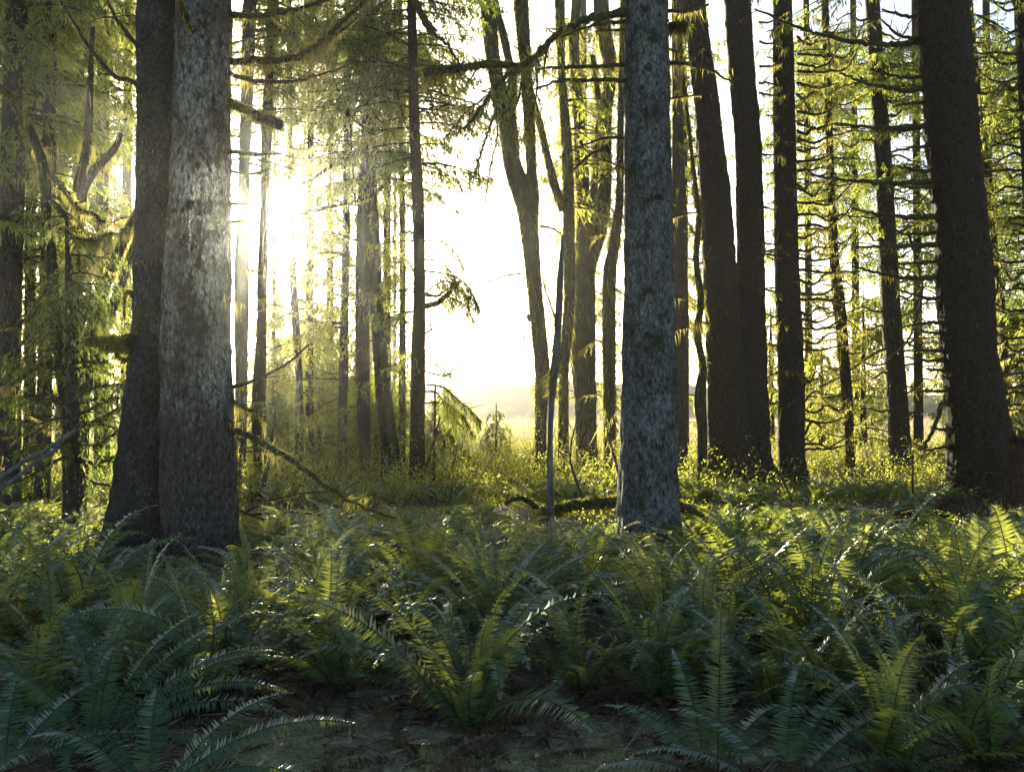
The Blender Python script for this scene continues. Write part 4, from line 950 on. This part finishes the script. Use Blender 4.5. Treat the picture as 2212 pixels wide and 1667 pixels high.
# ------------------------------------------------------------------ sword ferns
def frond_into(mb, L, a0, a1, pairs, plen, az=0.0, origin=(0, 0, 0), roll=0.0, sway=0.0, mats=(0, 1), wide=0.95, ragged=0.1, curl=1.3):
    n = pairs + 4
    t_ = np.linspace(0, 1, n)
    th = a0 + (a1 - a0) * t_ ** curl
    ds = L / (n - 1)
    x = np.concatenate([[0], np.cumsum(np.cos(th[:-1]) * ds)]); z = np.concatenate([[0], np.cumsum(np.sin(th[:-1]) * ds)])
    y = sway * L * t_ ** 2
    p = np.stack([x, y, z], -1)
    T = unit(np.gradient(p, axis=0))
    S = unit(np.cross(A(0, 0, 1), T) + 1e-6)
    S = np.where((S[:, 1:2] < 0), -S, S)
    Nn = np.cross(T, S); S = S * math.cos(roll) + Nn * math.sin(roll); Nn = np.cross(T, S)
    i = np.arange(3, n - 1); tt = t_[i]
    prof = np.minimum(1, 0.40 + tt * 2.0) * (1 - tt ** 2.4) ** 0.9 + 0.04
    ca, sa = math.cos(az), math.sin(az)
    Rz = np.array([[ca, -sa, 0], [sa, ca, 0], [0, 0, 1]]).T
    O = np.asarray(origin, float)
    gap = L / pairs
    for s in (1, -1):
        keep = rng.random(len(i)) > 0.03
        ii = i[keep]; k = len(ii)
        l = plen * prof[keep] * rng.uniform(1 - ragged, 1 + ragged, k)
        dirn = unit(S[ii] * s + T[ii] * rng.uniform(0.12, 0.38, (k, 1)) - Nn[ii] * rng.uniform(-0.08, 0.38, (k, 1)) * np.sign(Nn[ii][:, 2:3] + 1e-6))
        tw = rng.normal(size=(k, 1)) * 0.22 + 0.25 * s
        wd = unit(T[ii] * np.cos(tw) + Nn[ii] * np.sin(tw)) * (gap * wide * 0.5)
        b0 = p[ii]
        v = np.stack([b0 - wd * 0.45, b0 + dirn * l[:, None] * 0.34 - wd, b0 + dirn * l[:, None], b0 + dirn * l[:, None] * 0.30 + wd * 0.9], 1)
        # broad foot as a second face keeps the leaflet outline full
        v2 = np.stack([b0 + wd * 0.45, b0 - wd * 0.45, v[:, 1], v[:, 3]], 1)
        v3 = np.stack([v[:, 1], v[:, 2], v[:, 3]], 1)
        allv = np.concatenate([np.stack([b0 + wd * 0.45, b0 - wd * 0.45, v[:, 1], v[:, 2], v[:, 3]], 1)], 0)
        base = np.arange(k)[:, None] * 5
        qd = np.concatenate([base + np.array([[0, 1, 2, 4]])], 0)
        tri = base + np.array([[2, 3, 3, 4]])
        # tip face: a kite from the broad foot to the point
        tipv = np.stack([v[:, 1], v[:, 2] - wd * 0.06, v[:, 2] + wd * 0.06, v[:, 3]], 1)
        full = np.concatenate([np.stack([b0 + wd * 0.45, b0 - wd * 0.45, v[:, 1], v[:, 3]], 1), tipv], 1)
        fb = np.arange(k)[:, None] * 8
        mb.add(full.reshape(-1, 3) @ Rz + O, np.concatenate([fb + np.array([[0, 1, 2, 3]]), fb + np.array([[4, 5, 6, 7]])]), mats[0])
    mb.tube(p @ Rz + O, np.linspace(0.0045, 0.0012, n) * (L / 0.9), 3, mats[1], False)


FM = [M["fern"], M["rachis"]]; FY = [M["fern_yellow"], M["rachis"]]; FD = [M["fern_dead"], M["fern_dead"]]
frond_protos = []
for kk in range(26):
    mb = MB()
    lo = kk % 3
    a0 = rad([82, 66, 48][lo] + rng.normal() * 5); a1 = rad([-25, -20, -32][lo] + rng.normal() * 22)
    frond_into(mb, 1.0, a0, a1, 58, 0.092 + rng.normal() * 0.012, roll=rng.normal() * 0.35, sway=rng.normal() * 0.2, curl=rng.uniform(1.0, 2.6), ragged=rng.uniform(.08, .3))
    frond_protos.append((lo, mb.mesh("frond", FY if kk in (5, 14, 20) else FM)))
dead_protos = []
for kk in range(4):
    mb = MB(); frond_into(mb, 0.8, rad(28 + rng.normal() * 10), rad(-45 - 20 * rng.random()), 30, 0.07, roll=rng.normal() * 0.5, sway=rng.normal() * 0.2, ragged=0.4)
    dead_protos.append(mb.mesh("dead_frond", FD))
clump_protos = []
for kk in range(14):
    mb = MB(); nf = rng.integers(19, 27)
    for j in range(nf):
        lo = rng.choice([0, 1, 1, 2])
        frond_into(mb, rng.uniform(0.7, 1.1), rad([82, 64, 46][lo] + rng.normal() * 6), rad([-25, -22, -35][lo] + rng.normal() * 14), 32, rng.uniform(0.08, 0.105), az=j * 2.39996 + rng.normal() * 0.3, roll=rng.normal() * 0.35, sway=rng.normal() * 0.2, curl=rng.uniform(1.0, 2.4), mats=(0, 1), ragged=.2)
    for j in range(4):
        frond_into(mb, 0.75, rad(25), rad(-50), 18, 0.07, az=rng.uniform(0, 6.28), roll=rng.normal() * 0.5, mats=(2, 2), ragged=0.4)
    clump_protos.append(mb.mesh("sword_fern", [M["fern_yellow"] if kk in (2, 6) else M["fern"], M["rachis"], M["fern_dead"]]))

LAND = [(-60, "left edge trunk"), (165, "small dark spruce"), (420, "double spruce"), (640, "thin sunlit trunks"), (845, "forked stem"), (900, "straight dark spruce"), (1060, "bright gap"), (1189, "grey snag"), (1404, "lichen-grey spruce"),
        (1600, "dark twin spruce"), (1712, "branched dark spruce"), (1836, "slim mossy spruce"), (1950, "flared spruce"), (2120, "massive leaning spruce"), (2290, "right edge spruce")]
SEEN = {}


def fern_label(px, d, size, kind, upright):
    a, nm = min(LAND, key=lambda q: abs(q[0] - px))
    off = px - a
    rel = "below the" if abs(off) < 28 else ("left of the" if off < 0 else "right of the")
    row = "front-row" if d < 6.6 else "second-row" if d < 8.2 else "mid-bed" if d < 10.5 else "back-bed" if d < 14 else "far"
    sz = "large" if size > 1.08 else "small" if size < 0.8 else "medium"
    return f"{sz} {row} {upright} {kind} sword fern {rel} {nm}"


fern_spots = []
SKYX = [-60, 120, 225, 250, 330, 500, 545, 640, 900, 1080, 1150, 1330, 1350, 1470, 1490, 1560, 1700, 1880, 1920, 2080, 2110, 2212, 2280]
SKYY = [1070, 1075, 1100, 1185, 1215, 1215, 1120, 1090, 1085, 1098, 1128, 1118, 1190, 1180, 1110, 1080, 1085, 1095, 1142, 1142, 1112, 1100, 1090]


def room_for(px, d):
    """tallest plant that still leaves the trunk feet, log and stump behind it in sight"""
    return EYE - d * (np.interp(px, SKYX, SKYY) - HY) / F




def place_fern(x, y, size, rot, near, label=None, tilt=(0, 0), kinds=None, nfr=None):
    z = float(ground_z(x, y))
    px = CX + F * x / y
    upright = "upright" if size > 0.95 else "spreading"
    lab = label or fern_label(px, y, size, "green", upright)
    fern_spots.append((x, y, size))
    if near:
        e = thing("sword_fern", lab, "fern", (x, y, z))
        e.rotation_euler = (tilt[0], tilt[1], rot); e.scale = (size,) * 3
        n = nfr or int(rng.integers(19, 27))
        for j in range(n):
            lo, me = frond_protos[rng.integers(len(frond_protos))]
            f = put("frond", me, e, (rng.normal() * .03, rng.normal() * .03, 0))
            s = rng.uniform(0.75, 1.15)
            f.scale = (s, s * rng.choice([-1, 1]), s); f.rotation_euler = (rng.normal() * .12, rng.normal() * .10, j * 2.39996 + rng.normal() * .25)
        for j in range(int(rng.integers(5, 10))):
            f = put("dead_frond", dead_protos[rng.integers(4)], e, (0, 0, 0.02)); f.rotation_euler = (0, 0, rng.uniform(0, 6.28)); s = rng.uniform(.7, 1.1); f.scale = (s, s, s)
    else:
        o = put("sword_fern", clump_protos[rng.integers(len(clump_protos))], None, (x, y, z - 0.02))
        o.rotation_euler = (rng.normal() * .1, rng.normal() * .1, rot); o.scale = (size,) * 3
        e = tag(o, lab, "fern", None)
    SEEN.setdefault(lab, []).append(e)
    return e


def hero(px, py, size, label, rot=0.0, fronds=None):
    """foot of the fern at (px, py) on the ground"""
    d = EYE * F / (py - HY)
    x = d * (px - CX) / F
    if fronds is None:
        return place_fern(x, d, size, rot, True, label)
    e = thing("sword_fern", label, "fern", (x, d, float(ground_z(x, d))))
    fern_spots.append((x, d, size))
    for (az, a0, a1, L, roll) in fronds:
        mb = MB(); frond_into(mb, L, rad(a0), rad(a1), int(60 * min(L, 1.25)), 0.10, roll=roll, sway=rng.normal() * .06, curl=1.5)
        f = put("frond", mb.mesh("frond", FM), e, (rng.normal() * .02, rng.normal() * .02, 0)); f.rotation_euler = (0, 0, rad(az))
    for j in range(6):
        f = put("dead_frond", dead_protos[rng.integers(4)], e, (0, 0, 0.02)); f.rotation_euler = (0, 0, rng.uniform(0, 6.28))
    return e


hero(205, 1640, 1.0, "broad fern with long fronds sweeping right over the bare path, lower left", fronds=[
    (12, 52, -8, 1.15, 0.35), (22, 47, -25, 1.25, 0.3), (5, 44, -30, 1.2, 0.4), (-2, 38, -40, 1.25, 0.3), (35, 60, 0, 1.1, 0.2), (60, 66, 5, 1.05, 0.0), (95, 74, 10, 1.0, 0.0), (130, 70, 0, 1.0, -0.2),
    (160, 55, -20, 1.0, -0.3), (190, 45, -40, 1.0, -0.3), (215, 35, -45, .9, -.2), (-20, 30, -45, 1.0, .2), (-45, 34, -50, .8, .1), (-80, 36, -50, .7, 0), (250, 36, -50, .8, -.1), (75, 80, 30, .9, .1)])
hero(330, 1740, 0.9, "fern cut by the bottom edge, one frond arching over the lawn, lower left", fronds=[(15, 40, -22, 1.15, .3), (2, 30, -40, 1.0, .3), (40, 50, -10, .9, .1), (150, 40, -30, .9, -.2), (-30, 25, -45, .8, .1), (110, 55, -10, .8, 0)])
hero(-10, 1700, 0.8, "fern poking in at the bottom left corner", fronds=[(20, 35, -40, .9, .2), (60, 50, -10, .9, .1), (110, 55, -10, .8, 0), (-10, 25, -45, .8, .1), (170, 40, -30, .8, 0)])
hero(130, 1500, 1.08, "tall dense fern behind the sweeping one, lower left")
hero(290, 1470, 1.05, "upright fan-shaped fern under the double spruce, left bed")
hero(60, 1590, 0.95, "dark fern with a frond drooping out of the left edge")
hero(1075, 1420, 1.22, "large upright fan-shaped fern with bronze stalks at the centre", fronds=[
    (150, 70, 0, 1.2, .0), (130, 74, 10, 1.15, 0), (165, 60, -15, 1.2, -.2), (178, 45, -35, 1.1, -.3), (110, 76, 15, 1.1, 0), (85, 74, 5, 1.05, .3), (60, 74, 0, 1.1, .1), (40, 70, 20, 1.15, .2), (20, 62, 5, 1.2, .3), (8, 50, -12, 1.25, .35), (-5, 40, -35, 1.1, .3),
    (195, 38, -40, 1.0, -.2), (230, 45, -50, .9, 0), (-40, 42, -50, .9, 0), (-80, 50, -40, .8, 0), (260, 50, -50, .8, 0), (100, 70, 0, 1.1, 0), (50, 60, -10, 1.1, .1), (140, 55, -20, 1.1, -.1), (115, 64, 10, 1.2, 0), (30, 52, -20, 1.15, .2)])
hero(1255, 1500, 0.98, "bushy fern with ladder-like fronds, front centre")
hero(960, 1500, 0.9, "low fern with one pale frond trailing left onto the path", fronds=[(185, 22, -25, 1.25, -.2), (195, 14, -30, 1.1, -.2), (160, 40, -30, 1.0, -.2), (130, 60, -10, .9, 0), (80, 66, 0, .9, 0), (40, 50, -20, .9, .2), (10, 35, -35, .9, .2), (215, 18, -35, .9, 0), (-40, 25, -40, .8, 0), (-90, 28, -40, .7, 0), (250, 20, -40, .8, 0)])
hero(1420, 1520, 0.95, "arching fern with a bright drooping frond, right of front centre")
hero(1560, 1480, 1.0, "dense fern below the dark twin spruce, near bed")
hero(1545, 1690, 0.8, "fern with an erect comb-like frond at the bottom edge, right of centre", fronds=[(75, 72, 40, 1.0, .2), (100, 60, 0, .9, 0), (140, 45, -20, .8, -.2), (40, 45, -20, .8, .2), (10, 30, -40, .7, .1), (180, 30, -40, .7, 0), (230, 25, -45, .6, 0), (-40, 25, -45, .6, 0)])
hero(1690, 1720, 0.9, "fern with a long low frond curving right at the bottom edge", fronds=[(20, 42, -35, 1.2, .3), (40, 52, -15, 1.0, .2), (70, 62, 0, .9, 0), (5, 28, -40, 1.0, .2), (140, 50, -20, .8, 0), (170, 40, -30, .8, 0), (-30, 25, -45, .7, 0)])
hero(1930, 1680, 1.0, "yellowing fern with broad pinnae in the lower right")
hero(2120, 1660, 1.15, "dense fern filling the bottom right corner")
hero(2200, 1560, 1.2, "tall fern against the right edge, lower right")
hero(2060, 1530, 1.15, "tall leaning fern left of the right edge clump")
hero(1800, 1560, 1.0, "shaded fern with two star-like drooping fronds, right bed")
hero(1680, 1560, 0.9, "low shaded fern in the dark hollow right of centre")
hero(1390, 1205, 0.85, "single small fern arching against the lichen-grey spruce's foot", fronds=[(150, 78, -60, .8, .2), (100, 70, -30, .7, 0), (40, 60, -40, .7, 0), (10, 62, -40, 1.0, .2), (185, 45, -40, .6, 0)])
hero(470, 1150, 0.5, "tiny fern growing against the double spruce's right side", fronds=[(90, 80, 60, .6, 0), (150, 70, 0, .5, 0), (30, 70, 0, .5, 0), (-90, 60, -20, .5, 0)])

TRUNKS = [(tr.location.x, tr.location.y) for tr in COL if tr.type == 'EMPTY' and tr.get("category") == "tree" and tr.location.y < 30]
hero_n = len(fern_spots)
frng = np.random.default_rng(5)
tries = 0; total = 0; near_n = 0
cands = []
while tries < 60000 and total < 278:
    tries += 1
    y = 5.2 + (17.5 - 5.2) * frng.random() ** 0.85
    px = frng.uniform(-60, 2272)
    x = y * (px - CX) / F
    py = HY + EYE * F / y
    # bare path and lawn at the bottom
    lawn = np.interp(px, [0, 300, 420, 700, 900, 1150, 1400, 1480, 1700, 2212], [1900, 1670, 1570, 1560, 1590, 1610, 1620, 1690, 1800, 1800])
    if py > lawn: continue
    size = frng.uniform(0.75, 1.2) * np.interp(y, [5, 9, 14, 20, 23], [1.05, 1.15, 0.95, 0.66, 0.5])
    if 760 < px < 1300 and y > 12: size *= 0.85
    if px > 1450 and 7 < y < 13: size *= 1.15
    room = room_for(px, y) / 0.80
    if room < 0.30: continue
    size = min(size, room * frng.uniform(0.8, 1.12))
    size *= np.interp(y, [5, 7, 11, 14], [1.12, 1.2, 1.15, 1.0]); size = min(size, room * 1.1)
    mind = np.interp(y, [6, 11, 15], [0.43, 0.38, 0.34]) * (size + 0.15) * np.interp(y, [5, 9, 20], [1.05, 1.0, 1.1])
    if any((x - a) ** 2 + (y - b_) ** 2 < (mind if k >= hero_n else mind * 1.1) ** 2 for k, (a, b_, c_) in enumerate(fern_spots)): continue
    if any((x - a) ** 2 + (y - b_) ** 2 < 0.62 ** 2 for a, b_ in TRUNKS): continue
    near = y < 8.6
    place_fern(x, y, size, frng.uniform(0, 6.28), near)
    total += 1; near_n += near
print("ferns", total, "near", near_n, "tries", tries)
for lab, es in SEEN.items():
    es = list(es)
    if len(es) > 1:
        es.sort(key=lambda o: o.location.x / o.location.y)
        if len(es) == 2: words = ["left one of two", "right one of two"]
        else:
            words = ["leftmost of a row"] + [f"{['second', 'third', 'fourth', 'fifth', 'sixth', 'seventh', 'eighth', 'ninth', 'tenth', 'eleventh', 'twelfth', 'thirteenth', 'fourteenth'][min(k, 12)]} from left" for k in range(len(es) - 2)] + ["rightmost of a row"]
        for o, w in zip(es, words): o["label"] = lab + ", " + w

# ------------------------------------------------------------------ ground cover
# distant fern bed between the trunks: too many to count
mb = MB()
for k in range(1150):
    y = rng.uniform(16.5, 32); px = rng.uniform(-50, 2262); x = y * (px - CX) / F
    z = float(ground_z(x, y)); nf = 7; room = max(room_for(px, y) * .8, EYE - y * (1042 + rng.uniform(-14, 10) - HY) / F if y > 19 else 0) * 1.5
    if room < 0.22: continue
    for j in range(nf):
        frond_into(mb, min(rng.uniform(0.4, 0.85), room), rad(70 + rng.normal() * 10), rad(-25 + rng.normal() * 15), 9, 0.085, az=j * 2.4 + rng.normal() * .3, origin=(x, y, z), roll=rng.normal() * .3, mats=(int(rng.random() < .6), 2), wide=0.95)
o = put("fern_undergrowth", mb.mesh("fern_undergrowth", [M["fern"], M["fern_yellow"], M["rachis"]])); o["kind"] = "stuff"


def brush(name, n, ylo, yhi, hmin, hmax, leaves, lw, ll, mats, stems=6, pxr=(-60, 2272), dens=None, spread=0.5):
    mb = MB()
    y = rng.uniform(ylo, yhi, n); px = rng.uniform(*pxr, n)
    if dens is not None:
        keep = rng.random(n) < dens(px, y); y, px = y[keep], px[keep]; n = len(y)
    x = y * (px - CX) / F; g = ground_z(x, y); h = rng.uniform(hmin, hmax, n)
    c = np.stack([x, y, g], -1)
    sb = np.repeat(c, stems, 0) + rng.normal(size=(n * stems, 3)) * A(0.15, 0.15, 0)
    sv = rng.normal(size=(n * stems, 3)) * A(spread, spread, 0) + A(0, 0, 1); sv = unit(sv) * np.repeat(h, stems)[:, None] * rng.uniform(.5, 1.1, (n * stems, 1))
    bend = np.concatenate([rng.normal(size=(n * stems, 2)) * .12 * spread * 2, np.zeros((n * stems, 1))], 1)
    mb.strands(sb, sv * .55, np.full(len(sb), 0.012 * lw[2]), 1, mid=0.1); mb.strands(sb + sv * .5, sv * .5 + bend, np.full(len(sb), 0.009 * lw[2]), 1, mid=0.2)
    if leaves:
        i = rng.integers(0, len(sb), n * leaves); t_ = rng.uniform(.25, 1.0, (n * leaves, 1))
        p = sb[i] + sv[i] * t_ + bend[i] * np.clip(t_ * 2 - 1, 0, 1) + rng.normal(size=(n * leaves, 3)) * .05
        v = unit(rng.normal(size=p.shape) + A(0, 0, -.3)) * rng.uniform(*ll, (n * leaves, 1))
        mb.strands(p, v, rng.uniform(lw[0], lw[1], n * leaves), 0, mid=.45)
    o = put(name, mb.mesh(name, mats)); o["kind"] = "stuff"
    return o


brush("undergrowth", 1700, 20, 44, 0.4, 1.3, 100, (0.022, 0.042, 1.2), (0.04, 0.085), [M["brush"], M["twig"]], dens=lambda px, y: np.where((px > 1400) & (y < 30), .45, 1.0))
brush("bramble_undergrowth", 420, 19, 44, 0.8, 2.0, 26, (0.02, 0.035, 1.4), (0.04, 0.08), [M["brush"], M["twig"]], stems=9, dens=lambda px, y: np.where((px > 520) & (px < 1340), 1.0, .35))
brush("low_ground_cover", 2600, 10.5, 26, 0.08, 0.26, 34, (0.012, 0.026, 0.5), (0.03, 0.06), [M["brush"], M["twig"]], stems=3, spread=.9)
brush("thicket_undergrowth", 900, 45, 130, 0.7, 1.9, 0, (0.02, 0.03, 4.0), (0.05, 0.1), [M["brush"], M["drygrass"]], stems=14, spread=.35)
brush("meadow_grass", 3800, 30, 75, 0.35, 0.9, 0, (0.01, 0.02, 1.6), (0.05, 0.1), [M["drygrass"], M["drygrass"]], stems=12, spread=.3)
brush("far_meadow_grass", 2600, 70, 180, 0.4, 0.9, 0, (0.01, 0.02, 5), (0.05, 0.1), [M["drygrass"], M["drygrass"]], stems=10, spread=.3)

# lawn at the lower edge: short grass, fallen needles, twigs and dead pinnae
n = 60000
x = rng.uniform(-3.2, 3.2, n); y = rng.uniform(4.3, 6.2, n)
pxl = CX + F * x / y; pyl = HY + EYE * F / y
edge_ = np.interp(pxl, [0, 350, 500, 900, 1300, 1460, 1600], [1900, 1620, 1560, 1590, 1600, 1640, 1800]) + 40 * (vnoise(np.stack([x * 3, y * 3, 0 * x], -1), 8) - .5) * 2
keep = (pyl > edge_) & (rng.random(n) < 0.15 + 0.85 * (vnoise(np.stack([x * 6, y * 6, 0 * x], -1), 9) > .42)); x, y = x[keep], y[keep]; n = len(x)
mb = MB(); b = np.stack([x, y, ground_z(x, y)], -1)
mb.strands(b, unit(rng.normal(size=(n, 3)) * A(.7, .7, .2) + A(0, 0, .8)) * rng.uniform(.025, .08, (n, 1)), np.full(n, .006), 0, mid=.2)
o = put("lawn_grass", mb.mesh("lawn_grass", [M["grass"]])); o["kind"] = "stuff"
mb = MB(); n = 26000
y = rng.uniform(4.4, 12, n) ; x = rng.uniform(-.6, .6, n) * y
keep = rng.random(n) < np.interp(y, [4.4, 5.6, 7, 12], [.5, 1, .6, .3]); x, y = x[keep], y[keep]; n = len(x)
b = np.stack([x, y, ground_z(x, y) + rng.uniform(.0, .03, n)], -1)
mb.strands(b, unit(rng.normal(size=(n, 3)) * A(1, 1, .18)) * rng.uniform(.03, .13, (n, 1)), rng.uniform(.005, .02, n), 0, mid=.4)
n = 900; y = rng.uniform(4.6, 7.5, n); x = rng.uniform(-.55, .55, n) * y; b = np.stack([x, y, ground_z(x, y) + .015], -1)
mb.strands(b, unit(rng.normal(size=(n, 3)) * A(1, 1, .12)) * rng.uniform(.1, .4, (n, 1)), np.full(n, .007), 0, mid=.3)
for k in range(420):
    y_ = rng.uniform(4.9, 8.0); x_ = rng.uniform(-.52, .52) * y_
    frond_into(mb, rng.uniform(.3, .7), rad(12 + rng.normal() * 12), rad(-10 - 30 * rng.random()), 16, .05, az=rng.uniform(0, 6.28), origin=(x_, y_, float(ground_z(x_, y_)) + .02), roll=rng.normal() * .5, mats=(1, 1), ragged=.5)
o = put("ground_litter", mb.mesh("ground_litter", [M["litter"], M["fern_dead"]])); o["kind"] = "stuff"

# ------------------------------------------------------------------ haze: pale air round camera and scene
mb = MB()
x0, x1, y0, y1, z0, z1 = -905, 905, -45, 905, -2.0, 34.0
v = [(x0, y0, z0), (x1, y0, z0), (x1, y1, z0), (x0, y1, z0), (x0, y0, z1), (x1, y0, z1), (x1, y1, z1), (x0, y1, z1)]
mb.add(v, [(0, 3, 2, 1), (4, 5, 6, 7), (0, 1, 5, 4), (1, 2, 6, 5), (2, 3, 7, 6), (3, 0, 4, 7)])
m, nt, out, N, L = new_mat("haze")
pv = N("ShaderNodeVolumePrincipled"); pv.inputs["Color"].default_value = (1.0, 0.985, 0.93, 1); pv.inputs["Density"].default_value = HAZE_DENSITY; pv.inputs["Anisotropy"].default_value = HAZE_G
L(pv.outputs[0], out.inputs["Volume"])
o = put("haze", mb.mesh("haze", [m])); o["kind"] = "stuff"
print("faces", sum(len(o.data.polygons) for o in COL if o.type == 'MESH'), "objects", len(COL))
